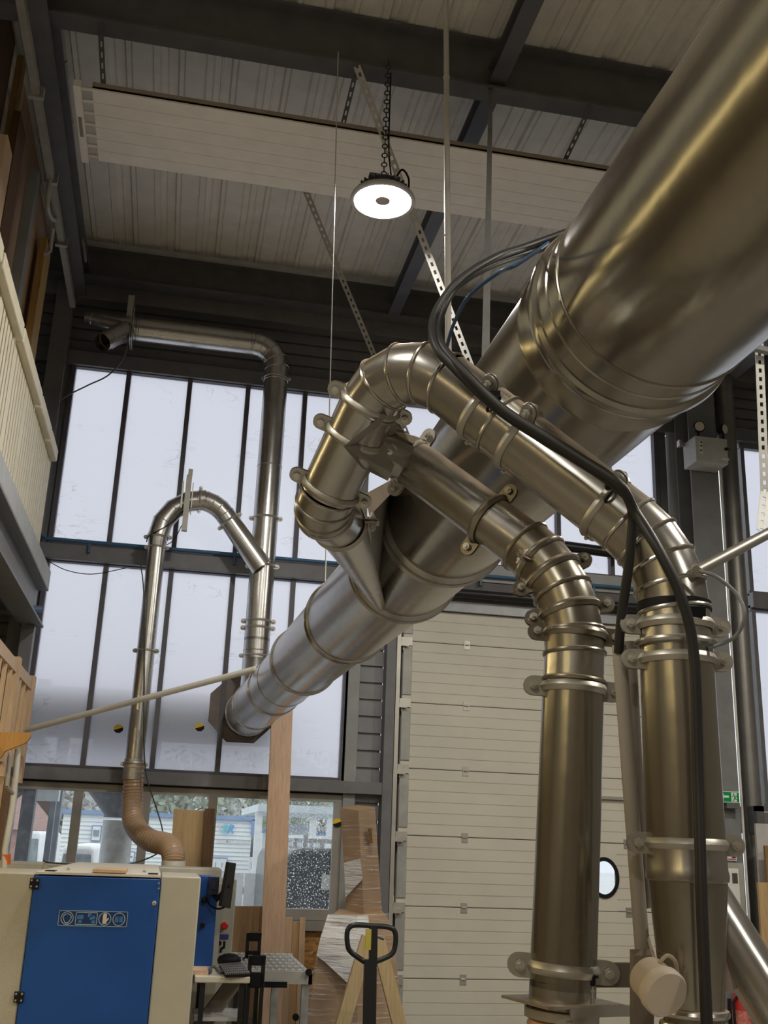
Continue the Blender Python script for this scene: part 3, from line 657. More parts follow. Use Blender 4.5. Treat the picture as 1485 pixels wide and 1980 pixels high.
b = MB(); b.lathe(rp(1176), DN, [(RR, -.008), (RR+.002, -.008), (RR+.002, .008), (RR, .008)], 48, False); b.obox(rp(1176)-fw*(RR+.006)+CR*.02, CR*.016, fw*.005, CU*.009); tag(b.build('cable_strap', BLACK), 'black strap with buckle around the right riser below its bend', 'strap')
for i, (px, t) in enumerate((((960, 795), 'upper'), ((1190, 955), 'lower'))):
    p, d = along(longseg, px); b = MB(); c = p-fw*RA*.95+CU*.022; b.ring(c, d, .019, .003, 24); b.obox(c+CU*.019, CR*.013, CU*.008, fw*.004)
    tag(b.build('cable_tie', BLACK), ('black tie holding the cables high on the upper branch duct' if i == 0 else 'black tie holding the cables where they part above the right elbow'), 'cable tie')
# grey conduits between the risers
b = MB(); b.cyl(aD(1197, 1248, 1.99), aD(1244, 1862, 1.88), .0135, 20); cg = b.build('conduit', PVCG)
tag(cg, 'grey plastic conduit between the two risers, in front, holding the black cable', 'conduit')
b = MB(); b.cyl(aD(1218, 1240, 2.05), aD(1246, 1755, 1.95), .0115, 20); tag(b.build('conduit', mat('dark dusty conduit', (.22, .19, .16), .6)), 'darker conduit half hidden behind the front conduit', 'conduit')
cable('lamp_cord', dl([(1243, 1752, 1.95), (1248, 1790, 1.93), (1258, 1830, 1.84), (1268, 1862, 1.72)]), .0026, BEIGE, 'beige cord from the dark conduit down to the round box', 'cord')
cable('lamp_cord', dl([(1275, 1862, 1.70), (1290, 1848, 1.70), (1305, 1858, 1.70), (1310, 1880, 1.72)]), .0032, BEIGE, 'beige cord looping over the right of the round box', 'cord')
cc = aD(1266, 1901, 1.70); ax = (-fw*.9+CR*.28-CU*.1).normalized()
jb = thing('round_junction_box', 'dusty beige round junction box bracketed between the two risers', 'junction box', cc)
b = MB(); b.lathe(cc+ax*.013, ax, [(.033, -.035), (.0355, .0), (.032, .0025)], 40); b.build('box_body', BEIGE, jb)
b = MB(); b.lathe(cc+ax*.013, ax, [(.037, .001), (.0385, .005), (.0385, .019), (.0355, .0235), (0.001, .024)], 48); b.build('box_lid', mat('dusty lid', (.58, .50, .41), .6), jb)
b = MB(); b.obox(aD(1190, 1885, 1.97), CR*.047, CU*.023, fw*.002); b.build('bracket_plate', mat('dusty bracket', (.20, .17, .14), .6, .4), jb)
b = MB(); b.obox(aD(1241, 1925, 1.84), CR*.018, fw*.013, CU*.076); b.build('upright_channel', mat('dusty channel', (.26, .22, .18), .6, .4), jb)
# long thin poles
b = MB(); pb = aY(867, 690, 4.9); pt = aZ(862, -40, 7.26); dp_ = (pb-pt).normalized(); b.cyl(pb+dp_*((pb.z-2.98)/-dp_.z), pt, .0175, 16)
for y in (183, 238, 490): 
    q = pb.lerp(pt, (690-y)/730); b.ring(q, pt-pb, .0185, .003, 20)
tag(b.build('conduit_pole', PVC), 'long white plastic pole hanging from the roof down behind the branch duct bend', 'pole')
def pix(p):
    q = p-CAM; z_ = q.dot(fw); return 742.5+FPX*q.dot(CR)/z_, 990-FPX*q.dot(CU)/z_
T_ = aZ(949, 170, 7.0); bestm = None
for i in range(300):
    M_ = axm(1.6+.01*i)+V((0, 0, RN-.01)); (xa_, ya_), (xb2, yb2) = pix(T_), pix(M_); e_ = abs(xa_+(xb2-xa_)*(690-ya_)/(yb2-ya_)-939) if yb2 > 690 else 1e6
    if bestm is None or e_ < bestm[0]: bestm = (e_, M_)
b = MB(); b.bar(bestm[1], T_, .028, .028); tag(b.build('hanger_rod', mat('hanger channel', (.24, .24, .23), .5, .2)), 'thin square hanger rod right of the white pole, reaching the main duct', 'hanger rod')
STR = mat('slotted steel', (.55, .54, .50), .45, .5); STRD = mat('dark slotted steel', (.10, .10, .11), .5, .3)
b = MB(); strip(b, aZ(690, 128, 6.92), aD(985, 905, 7.7), .05, CR, .06); tag(b.build('perforated_brace', STR), 'bright perforated steel brace running past the lamp down to the main duct', 'brace')
b = MB(); strip(b, aZ(556, 285, 7.3), aY(893, 1095, 9.84), .05, CR, .06); tag(b.build('perforated_brace', mat('dull slotted steel', (.32, .31, .30), .5, .3)), 'dull perforated steel brace left of the lamp behind the ceiling panel', 'brace')
b = MB(); a_ = aD(1466, 620, 6.2); c_ = aD(1479, 950, 6.0); strip(b, V((a_.x, a_.y, 7.34)), a_, .05, CR, .05); strip(b, a_, c_, .05, CR, .05); strip(b, c_, aD(1472, 1026, 5.9), .05, CR, .05); tag(b.build('perforated_brace', STR), 'perforated steel strip hanging at the right edge of the picture', 'brace')
b = MB(); b.bar(aD(1440, 668, 6.1), aD(1530, 690, 6.1), .04, .03); tag(b.build('support_channel', STEELL), 'pale support channel under the roof at the right edge', 'channel')
b = MB(); b.cyl(aZ(654, 100, 6.93), axm(5.42)+V((-.13, 0, .18)), .0035, 8); q = axm(5.42)+V((-.13, 0, .18)); b.ico(q, .014, 1); tag(b.build('suspension_wire', mat('bright wire', (.7, .68, .64), .3, .6)), 'thin steel wire from the roof down to a main duct joint', 'wire')
# ---- radiant ceiling panel
ZP = 6.5
a = aZ(182, 172, ZP); PXL, PYF, PYB = -.915, 6.14, 6.94
rp_ = thing('radiant_ceiling_panel', 'long white ribbed radiant heating panel hung under the roof beam', 'ceiling panel', (1.5, 6.5, ZP))
b = MB(); nst = 6; wst = (PYB-PYF)/nst
for i in range(nst): b.box(PXL, 4.4, PYF+wst*i+.0012, PYF+wst*(i+1)-.0012, ZP, ZP+.01)
b.box(PXL, 4.4, PYF, PYB, ZP+.006, ZP+.03); b.build('panel_sheet', WHITE, rp_, bevel=.004)
b = MB(); b.box(PXL, 4.4, PYF, PYF+.012, ZP+.01, ZP+.06); b.box(PXL, 4.4, PYB-.012, PYB, ZP+.01, ZP+.06); b.build('edge_lip', mat('dusty panel edge', (.36, .29, .23), .6), rp_)
b = MB(); b.box(-1.035, -.985, PYF-.02, PYB+.03, ZP-.01, ZP+.04)
hd = b.build('end_header', WHITE, rp_)
for i in range(7):
    y = PYF+.03+i*(PYB-PYF-.06)/6; b = MB(); b.cyl((-1.0, y, ZP+.02), (PXL+.02, y, ZP+.02), .013, 12); b.build('header_pipe', WHITE, hd)
b = MB(); b.box(-1.025, -1.0, PYF+.30, PYF+.52, ZP-.0125, ZP-.0095); b.build('rating_plate', mat('grey plate', (.25, .23, .2), .5), hd)
for (x0, y0), (x1, y1) in (((200, 168), (194, 44)), ((660, 254), (691, 128)), ((1084, 327), (1143, 204))):
    b = MB(); p = aZ(x0, y0, ZP+.05); strip(b, p, aZ(x1, y1, 6.92), .035, CR, .06); b.build('hanger_strap', STRD, rp_)
# ---- high bay lamp
LC = aD(740, 388, 6.95); SL = 1.09
lp = thing('high_bay_lamp', 'round lit high bay lamp hanging in front of the white ceiling panel', 'lamp', LC)
b = MB(); b.lathe(LC, DN, [(.05, -.002), (.19, -.002), (.19, .006), (.05, .006)], 56, False); b.build('diffuser', LED, lp)
b = MB(); b.lathe(LC, DN, [(.0005, -.006), (.048, -.004), (.052, .004)], 32); b.build('centre_cap', mat('lamp cap', (.42, .38, .34), .5), lp)
b = MB(); b.lathe(LC, DN, [(.192, -.012), (.212, -.014), (.216, .0), (.208, .022), (.192, .014)], 56, False); b.build('rim', mat('lamp rim', (.5, .47, .45), .4), lp)
b = MB(); b.lathe(LC, DN, [(.207, .020), (.18, .05), (.12, .06), (.115, .12), (.06, .13)], 40)
for i in range(24): 
    a = 2*pi*i/24; d = V((cos(a), sin(a), 0)); b.obox(LC+d*.13+DN*.075, d*.035, d.cross(DN)*.003, DN*.025)
b.build('heat_sink', mat('lamp body', (.06, .06, .07), .5), lp)
b = MB(); b.box(LC.x-.10, LC.x+.10, LC.y-.03, LC.y+.03, LC.z+.16, LC.z+.185); b.box(LC.x-.10, LC.x-.09, LC.y-.03, LC.y+.03, LC.z+.06, LC.z+.17); b.box(LC.x+.09, LC.x+.10, LC.y-.03, LC.y+.03, LC.z+.06, LC.z+.17); b.build('bracket', mat('lamp bracket', (.2, .2, .22), .5), lp)
b = MB(); top = V((LC.x, LC.y, 6.95)); hk = LC+V((0, 0, .19)); k = 26
for i in range(k):
    p = hk.lerp(top, (i+.5)/k); b.ring(p, CR if i % 2 else fw.cross(DN).cross(DN), .018, .0045, 12, 6)
b.build('chain', BLACKM, lp)
b = MB(); b.tube(smooth_path([LC+V((.06, 0, .13)), LC+V((.12, 0, .26)), LC+V((.17, 0, .2)), LC+V((.16, -.02, .08)), LC+V((.12, 0, .05))], 8), .007, 10); b.tube(smooth_path([LC+V((.05, 0, .2)), LC+V((.03, .02, .45)), top+V((.02, 0, -.1))], 6), .005, 8); b.build('power_cord', BLACK, lp)
# ---- white rod crossing the glazing
b = MB(); b.cyl(aD(48, 1412, 8.6), axm(8.0)+V((-.17, 0, .12)), .024, 14); tag(b.build('diagonal_pole', PVC), 'pale plastic pole slanting from the wooden railing to the main duct', 'pole')
# ---- small pipes and wires along the glazing
z = aY(300, 1059, D-.12).z
b = MB(); b.cyl((-1.30, D-.12, z), (5.3, D-.12, z), .018, 14); b.tube([(-1.30, D-.12, z), (-1.34, D-.12, z+.03), (-1.37, D-.12, z+.05)], .018, 12)
for x in (-.9, .45, 1.6, 2.9, 4.1): b.box(x-.008, x+.008, D-.13, D-.05, z-.10, z)
tag(b.build('compressed_air_pipe', BLUEP), 'dark blue compressed air pipe running above the middle transom', 'pipe')
cable('control_wire', [aY(*p) for p in ((249, 650, 9.5), (240, 690, 9.5), (210, 725, 9.6), (170, 745, 9.7), (125, 768, 9.75), (102, 790, 9.75), (98, 850, 9.78), (92, 930, 9.8))], .007, mat('wire grey', (.13, .13, .14), .5), 'grey wire curving from the open forked duct end to the corner column', 'wire')
cable('control_wire', [aY(*p) for p in ((357, 985, 9.42), (330, 1012, 9.45), (290, 1035, 9.45), (283, 1048, 9.46))], .005, BLACK, 'thin wire from the U bend gate back to the drop duct', 'wire')
cable('control_wire', [aY(*p) for p in ((352, 1015, 9.42), (335, 1045, 9.5), (310, 1060, 9.7), (300, 1072, 9.8))], .004, BLACK, 'thin wire from the U bend gate down to the transom', 'wire')
cable('control_wire', [aY(*p) for p in ((93, 1085, 9.8), (130, 1103, 9.78), (180, 1110, 9.74), (245, 1098, 9.66))], .004, BLACK, 'thin black wire sagging below the transom at the left corner', 'wire')
cable('control_wire', [aY(*p) for p in ((272, 1090, 9.45), (278, 1150, 9.45), (279, 1300, 9.45), (278, 1420, 9.44), (283, 1500, 9.4), (300, 1555, 9.35), (314, 1605, 9.3), (312, 1640, 9.2), (290, 1658, 9.0), (240, 1672, 8.6), (150, 1671, 8.2), (95, 1668, 8.2), (85, 1664, 8.3))], .0055, mat('dark green wire', (.03, .035, .03), .5), 'dark wire following the drop duct down and across the machine top', 'wire')
def marker(px, py, Y, lab):
    p = aY(px, py, Y); t = thing('hazard_sticker', lab, 'sticker', p, None); pts = [(p.x+.045*cos(a), Y, p.z+.04*sin(a)) for a in [pi*i/4+.4 for i in range(8)]]
    MB().add(pts[:5], [(0, 1, 2, 3, 4)]).build('yellow_half', YEL, t); MB().add(pts[4:]+[pts[0]], [(0, 1, 2, 3, 4)]).build('black_half', BLACK, t)
marker(229, 1409, D+.03, 'yellow and black hazard sticker on the glazing behind the drop duct')
marker(386, 1406, D+.03, 'mostly black hazard sticker on the glazing left of the wall plate')
marker(652, 1591, D-.03, 'yellow hazard sticker on the window frame beside the wrapped carton')
# ================================================================== MEZZANINE AND LEFT SIDE
XM = -1.2
zc0, zb0, zb1 = aX(40, 965, XM).z, aX(40, 1020, XM).z, aX(30, 1119, XM).z
YE = 9.72
b = MB(); b.box(X0, XM, 1.0, YE, zb0, zc0); ms = b.build('mezzanine_floor', mat('mezzanine concrete', (.42, .43, .42), .7, 0, .1)); tag(ms, 'pale concrete edge of the mezzanine floor on the left', 'mezzanine floor', kind='structure')
h = zb0-zb1
ibeam('trim_21', (XM-.10, 1.0, (zb0+zb1)/2), (XM-.10, YE, (zb0+zb1)/2), h, .2, mat('mezzanine beam', (.17, .17, .165), .5))
ibeam('trim_22', (X0, YE-.1, (zb0+zb1)/2+.05), (XM-.2, YE-.1, (zb0+zb1)/2+.05), h*.8, .14, STEEL)
beam(23, (XM-.17, YE-.14, 0), (XM-.06, YE-.02, zb1), STEEL)
zr = aX(0, 481, XM).z
rl = thing('mezzanine_railing', 'cream slatted railing along the mezzanine edge', 'railing', (XM, 6, zc0))
cuts = [2.0, 3.3]+[aX(px, py, XM).y for px, py in ((0, 481), (38, 643), (75, 772), (92, 848), (105, 885))]
cuts = sorted(set(round(c, 2) for c in cuts)); cuts = [c for c in cuts if c < YE]
for a, c in zip(cuts, cuts[1:]):
    b = MB(); b.box(XM-.03, XM+.03, a+.02, c-.03, zr-.11, zr); b.build('hand_rail', RAILM, rl, bevel=.012)
y = cuts[0]; k = 0
while y < cuts[-1]-.05:
    w_ = .07 if k % 6 else .13
    b = MB(); b.box(XM-.05, XM-.022, y, y+w_, zc0-.06, zr-.03); b.build('slat', RAILM, rl); y += w_+.028; k += 1
b = MB(); b.box(XM-.06, XM-.05, cuts[0], cuts[-1], zc0+.05, zc0+.15); b.box(XM-.06, XM-.05, cuts[0], cuts[-1], zr-.2, zr-.1); b.build('rail_batten', RAILM, rl)
# boards stored upright behind the railing
def stored(pxy, w, mt, name, label, cat='board', x=-1.5, th=.05, lean=.04):
    p = aX(pxy[0], pxy[1], x); b = MB(); P = [(x, p.y-w, zc0), (x, p.y, zc0), (x, p.y, p.z), (x, p.y-w, p.z)]
    b.prism([(x, p.y-w, zc0), (x, p.y, zc0), (x-lean*0, p.y, p.z), (x-lean*0, p.y-w, p.z)], (-th, 0, 0)); return tag(b.build(name, mt, bevel=.003), label, cat, 'boards stored on the mezzanine')
stored((98, 494), .30, OAK, 'stored_plank', 'golden brown plank, farthest of the boards on the mezzanine', x=-1.42, th=.06)
stored((92, 440), .75, BEECH, 'stored_board', 'pinkish panel, behind the farthest plank on the mezzanine', x=-1.52)
stored((78, 345), .13, STEELL, 'steel_post', 'grey steel post between the boards on the mezzanine', 'post', x=-1.45, th=.08)
stored((84, 330), 1.25, BEECH, 'stored_board', 'wide pinkish panel with a slanting top behind the grey post', x=-1.60)
stored((50, 264), .30, DKWOOD, 'stored_plank', 'dark brown plank nearer than the grey post', x=-1.50, th=.05)
stored((24, 300), .22, PINE, 'stored_plank', 'light yellow plank nearest the railing on the mezzanine', x=-1.40, th=.05)
stored((34, 60), .9, DKWOOD, 'stored_board', 'dark brown panel at the upper left corner', x=-1.62, th=.05)
stored((50, 130), .12, OAK, 'stored_plank', 'tall golden batten against the dark panel at the upper left', x=-1.56)
# cable trunking and conduit under the roof
b = MB(); p, q = aX(30, -60, -1.3), aX(141, 590, -1.3); b.bar(p, q, .05, .06); tk = thing('cable_trunking', 'galvanised cable trunking running under the roof at the upper left', 'trunking', q); b.build('trunking_length', mat('dusty trunking', (.33, .31, .26), .5, .5), tk)
for t in (.26, .50, .72): 
    c = p.lerp(q, t); b = MB(); b.box(c.x-.05, c.x+.05, c.y-.02, c.y+.02, c.z-.05, c.z+.04); b.build('joint_bracket', ZINC, tk)
p, q = aY(165, 505, 9.5), None; q = aX(111, -20, p.x); b = MB(); b.cyl(p, q, .016, 12)
for t in (.2, .4, .6, .8): b.ring(p.lerp(q, t), q-p, .017, .004, 14)
tag(b.build('roof_conduit', PVCG), 'thin pale conduit under the roof along the left beam', 'conduit')
b = MB(); b.tube(smooth_path([aX(98, 340, -1.3), aX(92, 400, -1.32), aX(104, 425, -1.32), aX(112, 405, -1.3)], 8), .018, 12); b.tube([aX(103, 440, -1.3), aX(97, 485, -1.32), aX(88, 492, -1.32)], .016, 12); tag(b.build('conduit_bend', PVCG), 'grey conduit bend looping off the trunking', 'conduit')
# wooden stair railing bottom left
tr = thing('wooden_stair_railing', 'pale pine railing of the stair at the lower left edge', 'railing', aX(40, 1490, XM))
zt, zl = aX(30, 1278, XM).z, aX(30, 1482, XM).z
yA, yB, yC = aX(-40, 1300, XM).y, aX(28, 1300, XM).y, aX(61, 1310, XM).y
b = MB(); b.box(XM-.02, XM+.02, yA, yC, zt-.09, zt); b.build('hand_rail', PINE, tr)
b = MB(); b.box(XM-.02, XM+.02, yA, yC, zl-.02, zl+.07); b.build('bottom_rail', PINE, tr)
for y in (yB, yC): 
    b = MB(); b.box(XM-.035, XM+.035, y-.06, y+.06, zl-.12, zt+.03); b.build('post', PINE, tr)
for y in [yA+(yC-yA)*(i+.5)/9 for i in range(9)]:
    if abs(y-yB) > .09 and abs(y-yC) > .09:
        b = MB(); b.box(XM-.015, XM+.015, y-.02, y+.02, zl+.05, zt-.05); b.build('baluster', PINE, tr)
pp = [aY(-30, 1416, 7.9), aY(58, 1416, 7.9), aY(59, 1424, 7.9), aY(50, 1436, 7.9), aY(30, 1444, 7.9), aY(10, 1452, 7.9), aY(0, 1466, 7.9), aY(-30, 1470, 7.9)]
b = MB(); b.prism(pp, (0, .05, 0)); tag(b.build('wooden_bracket', wood('orange wood', (.52, .27, .07))), 'orange varnished curved wooden bracket at the left edge', 'bracket')
b = MB(); b.tube([aY(35, 1448, 8.0), aY(24, 1560, 8.0), aY(10, 1640, 7.98), aY(8, 1697, 7.95)], .022, 14); wp = tag(b.build('waste_pipe', PVC), 'white plastic pipe running down beside the stair to the machine', 'pipe')
b = MB(); b.cyl(aY(12, 1652, 7.98), aY(11, 1672, 7.98), .032, 16); tag(b.build('hose_coupling', mat('orange plastic', (.75, .16, .03), .4)), 'orange coupling on the white pipe behind the machine', 'coupling')
b = MB(); b.cyl(aY(20, 1455, 7.9), aY(13, 1520, 7.9), .016, 12); b.cyl(aY(13, 1520, 7.9), aY(25, 1535, 7.99), .014, 12); tag(b.build('pipe_stub', PVCG), 'short grey pipe stub below the orange bracket', 'pipe')
for k, (xa, xb_, ya, mt, lb) in enumerate(((-40, 12, 1480, PINE, 'pine upright under the stair at the left edge'), (10, 22, 1500, DKWOOD, 'dark brown upright beside the pine one under the stair'))):
    p, q = aY(xa, ya, 8.95), aY(xb_, ya, 8.95); b = MB(); b.box(p.x, q.x, 8.95, 9.03, 0, p.z); tag(b.build('stair_upright', mt), lb, 'upright')
b = MB(); p = aX(0, 1128, -1.22); b.tube([aY(-20, 1120, 9.3), aY(20, 1176, 9.5), aY(30, 1176, 9.6), aY(80, 1178, 9.7)], .03, 14); tag(b.build('blue_pipe', mat('blue grey pipe', (.12, .19, .30), .4)), 'blue grey pipe elbow under the mezzanine beam', 'pipe')
# ================================================================== THE BLUE MACHINE
YM = 6.4
def mx(px, py, Y=YM): return aY(px, py, Y)
ZT = mx(190, 1692).z
xa, xb_, xc = mx(68, 1693).x, mx(311, 1694).x, mx(389, 1697).x
xl = mx(-120, 1700).x; YB = 8.75
mc = thing('edge_banding_machine', 'cream woodworking machine with a big blue hinged door and warning pictograms', 'machine', ((xl+xc)/2, 7.2, 0))
b = MB(); b.box(xl, xa-.004, YM, 7.1, .1, ZT); b.build('side_cabinet', CREAM, mc, bevel=.008)
b = MB(); b.box(xb_+.004, xc, YM, 7.1, .1, ZT+.005); b.build('side_cabinet', CREAM, mc, bevel=.008)
b = MB(); b.box(xa-.01, xb_+.01, YM+.03, 7.1, .1, ZT-.01); b.build('body_frame', DARK, mc)
lid = MB(); zb_ = ZT+.01; lid.prism([(xa, YM-.005, ZT-.004), (xb_, YM-.005, ZT-.004), (xb_-.02, YB-.6, zb_), (xa+.10, YB-.6, zb_)], (0, 0, .012)); ld = lid.build('top_lid', CREAML, mc)
for px in (93, 296):
    p = mx(px, 1690); b = MB(); b.box(p.x-.028, p.x+.028, YM+.08, YM+.22, ZT+.004, ZT+.0135); b.build('vent_slot', BLACK, ld)
for px in (122, 277):
    p = mx(px, 1690); b = MB(); b.ico((p.x, YM+.3, ZT+.014), .012, 1); b.build('lid_screw', ZINC, ld)
b = MB(); p, q = mx(177, 1692), mx(243, 1692); b.box(p.x, q.x, YM+.03, YM+.42, ZT+.0125, ZT+.03); tag(b.build('wood_offcut', PINE, bevel=.002), 'small pale board lying on the white machine lid', 'board')
dz0 = .13
b = MB(); b.box(xa, xb_, YM-.012, YM+.02, dz0, ZT-.012); bd = b.build('blue_door', BLUE, mc, bevel=.004)
for px, py in ((66, 1708), (36, 1928)):
    p = mx(px, py, YM-.02); b = MB(); b.box(p.x-.024, p.x+.026, YM-.026, YM-.010, p.z-.027, p.z+.027); hg = b.build('hinge', BLACK, bd, bevel=.003)
    for sx in (-.014, .016):
        for sz in (-.016, .016): 
            b = MB(); b.lathe((p.x+sx, YM-.026, p.z+sz), (0, -1, 0), [(.006, 0), (.005, .003)], 10); b.build('screw', ZINC, hg)
p = mx(298, 1747, YM-.02); b = MB(); b.lathe((p.x, YM-.012, p.z), (0, -1, 0), [(.013, 0), (.013, .006), (.009, .008), (.009, .012)], 20); b.build('door_lock', ZINC, bd)
for py in (1708, 1718):
    p = mx(307, py, YM-.02); b = MB(); b.lathe((p.x, YM-.012, p.z), (0, -1, 0), [(.006, 0), (.005, .003)], 10); b.build('screw', ZINC, bd)
# pictogram strip
P0, P1_ = mx(116, 1761, YM-.014), mx(247, 1792, YM-.014); zt_, zb2 = mx(180, 1761, YM).z, mx(180, 1791, YM).z; x0, x1 = P0.x-.004, mx(248, 1763, YM).x
yy = YM-.0135; pg = MB(); pg.box(x0, x1, yy, yy+.001, zb2, zt_); pgm = pg.build('pictogram_plate', NAVY, bd)
H = zt_-zb2; Wp = x1-x0; zc = (zt_+zb2)/2
def frame(b, xa_, xb2, za, zb3, w, y): 
    b.box(xa_, xb2, y, y+.001, za, za+w); b.box(xa_, xb2, y, y+.001, zb3-w, zb3); b.box(xa_, xa_+w, y, y+.001, za, zb3); b.box(xb2-w, xb2, y, y+.001, za, zb3)
def disc(b, cx, cz, ro, ri, y, n=36, sx=1, sz=1):
    for i in range(n):
        a0, a1 = 2*pi*i/n, 2*pi*(i+1)/n; b.add([(cx+sx*r_*cos(a), y, cz+sz*r_*sin(a)) for r_, a in ((ri, a0), (ro, a0), (ro, a1), (ri, a1))], [(0, 1, 2, 3)])
ic = MB(); y3 = yy-.0012; frame(ic, x0, x1, zb2, zt_, .0032, y3)
cx1, cx2, cx3 = x0+Wp*.125, x0+Wp*.67, x0+Wp*.875; ro = H*.43
for cx in (cx1, cx2, cx3): disc(ic, cx, zc, ro, ro-.0042, y3)
frame(ic, x0+Wp*.245, x0+Wp*.56, zb2+H*.09, zt_-H*.09, .0036, y3)
hdp = [(cos(a)*.30*H, sin(a)*.27*H+.03*H) for a in [pi*i/12 for i in range(13)]]+[(-.24*H, -.12*H), (-.12*H, -.31*H), (0, -.34*H), (.12*H, -.31*H), (.24*H, -.12*H)]
nn_ = len(hdp)
for i in range(nn_):
    (ax_, az_), (bx_, bz_) = hdp[i], hdp[(i+1) % nn_]; k = .82; ic.add([(cx1+ax_, y3, zc+az_), (cx1+bx_, y3, zc+bz_), (cx1+bx_*k, y3, zc+bz_*k), (cx1+ax_*k, y3, zc+az_*k)], [(0, 1, 2, 3)])
ic.build('pictogram_lines', ICON, pgm)
gl = MB(); 
gp = [(-.13, -.32), (.13, -.32), (.13, -.2), (.28, .02), (.22, .08), (.12, -.02), (.12, .28), (.06, .34), (-.02, .36), (-.10, .33), (-.14, .22), (-.14, -.2)]
gl.add([(cx2+a*H, y3-.0005, zc+c*H) for a, c in gp], [tuple(range(len(gp)))]); gl.build('glove_pictogram', mat('icon ivory', (.68, .62, .50), .5), pgm)
fd = MB()
for (a, c, e, g_) in ((.27, .36, -.05, .22), (.29, .34, -.30, -.12), (.42, .47, .1, .34), (.45, .53, -.1, .18), (.48, .535, -.32, -.05)): fd.box(x0+Wp*a, x0+Wp*c, y3, y3+.0008, zc+H*e, zc+H*g_)
fd.box(cx3-.27*H, cx3-.02*H, y3, y3+.0008, zc-.2*H, zc+.17*H); fd.box(cx3+.02*H, cx3+.27*H, y3, y3+.0008, zc-.2*H, zc+.17*H); fd.build('faded_pictogram', ICONF, pgm)
# rear of the machine
rz = mx(200, 1672, 8.3).z; rl0 = mx(-60, 1672, 8.3).x; rr0 = mx(428, 1686, 8.3).x
b = MB(); b.box(rl0, rr0, 8.25, 8.6, rz-.10, rz); b.build('top_rail', mat('pale grey rail', (.42, .41, .35), .5), mc, bevel=.01)
b = MB(); b.box(xl, mx(420, 1700, 8.0).x, 7.21, 8.7, .1, ZT-.06); b.build('rear_body', CREAM, mc)
bx0, bx1 = mx(386, 1690, 7.0).x, mx(424, 1690, 7.0).x
b = MB(); b.box(bx0-.05, bx1, 7.0, 7.2, mx(400, 1874, 7.0).z, mx(400, 1694, 7.0).z); bp2 = b.build('blue_end_panel', BLUE, mc, bevel=.004)
p = mx(392, 1740, 6.99); b = MB(); b.lathe((p.x+.01, 7.0, p.z), (0, -1, 0), [(.02, 0), (.02, .03), (.012, .035)], 16); b.build('star_knob', BLACK, bp2)
p = mx(391, 1790, 6.99); b = MB(); b.lathe((p.x, 7.0, p.z), (0, -1, 0), [(.014, 0), (.016, .03)], 12); b.build('star_knob', BLACK, bp2)
p = mx(413, 1712, 6.95); b = MB(); b.box(p.x-.03, p.x+.03, 6.9, 7.0, p.z-.05, p.z+.05); b.box(p.x-.02, p.x+.02, 6.89, 6.9, p.z-.02, p.z+.03); b.build('monitor_bracket', mat('bracket navy', (.015, .02, .045), .4), bp2)
p0 = mx(424, 1700, 7.45); p1 = mx(448, 1840, 7.45)
b = MB(); b.box(p0.x-.02, p1.x, 7.45, 7.7, .1, p0.z); cpan = b.build('control_column', mat('control grey', (.37, .37, .33), .5), mc, bevel=.006)
p = mx(434, 1790, 7.4); b = MB(); b.cyl((p.x, 7.45, p.z), (p.x, 7.42, p.z), .022, 20); es = b.build('stop_collar', YEL, cpan); b = MB(); b.lathe((p.x, 7.42, p.z), (0, -1, 0), [(.014, 0), (.022, .012), (.024, .03), (.016, .036)], 20); b.build('stop_button', RED, es)
p = mx(430, 1811, 7.44); b = MB(); b.box(p.x-.04, p.x+.04, 7.44, 7.452, p.z-.014, p.z+.014); b.build('blue_badge', mat('badge blue', (.03, .05, .20), .4), cpan)
for px in (416, 424): 
    p = mx(px, 1823, 7.44); b = MB(); b.cyl((p.x, 7.45, p.z), (p.x, 7.40, p.z), .014, 12); b.build('selector_knob', BLACK, cpan)
b = MB(); b.tube([mx(434, 1820, 7.4), mx(433, 1832, 7.4), mx(428, 1834, 7.4), mx(426, 1842, 7.4)], .008, 8); b.build('crank_handle', BLACK, cpan)
# monitor, seen nearly edge on
q = [mx(443, 1667, 6.75), mx(457, 1669, 6.95), mx(446, 1757, 6.95), mx(428, 1752, 6.75)]
mo = thing('flat_monitor', 'black flat monitor seen edge on at the right end of the machine', 'monitor', q[3])
nrm_ = (q[1]-q[0]).cross(q[3]-q[0]).normalized()
b = MB(); b.prism(q, nrm_*.02); b.build('screen_case', BLACK, mo, bevel=.004)
b = MB(); c = (q[0]+q[1]+q[2]+q[3])/4; b.tube([c, mx(420, 1738, 6.93), mx(412, 1725, 6.95)], .014, 10); b.build('monitor_arm', BLACK, mo)
cable('monitor_cable', [mx(438, 1748, 6.9), mx(432, 1755, 6.9), mx(420, 1757, 6.92), mx(408, 1752, 6.95), mx(400, 1742, 6.97)], .006, BLACK, 'black cable hanging below the monitor', 'cable')
# keyboard table
zk = mx(430, 1886, 6.55).z; ta = xc+.015; tb = mx(484, 1890, 6.5).x
tb_ = thing('keyboard_table', 'small cream topped table with dark legs right of the machine', 'table', ((ta+tb)/2, 6.7, 0))
b = MB(); b.box(ta, tb, 6.5, 7.0, zk-.035, zk); b.build('table_top', CREAML, tb_, bevel=.006)
for x in (ta+.05, tb-.04):
    for y in (6.55, 6.95):
        b = MB(); b.box(x-.014, x+.014, y-.014, y+.014, 0, zk-.035); b.build('leg', BLACKM, tb_)
b = MB(); zs = mx(450, 1962, 6.7).z; b.box(ta+.02, tb-.02, 6.6, 6.95, zs-.02, zs); b.build('lower_shelf', mat('shelf white', (.5, .5, .5), .5), tb_)
b = MB(); b.bar(mx(385, 1990, 6.8), mx(455, 1895, 6.8), .05, .09); tag(b.build('leaning_board', mat('grey brown board', (.17, .145, .115), .7)), 'grey brown board leaning under the keyboard table', 'board')
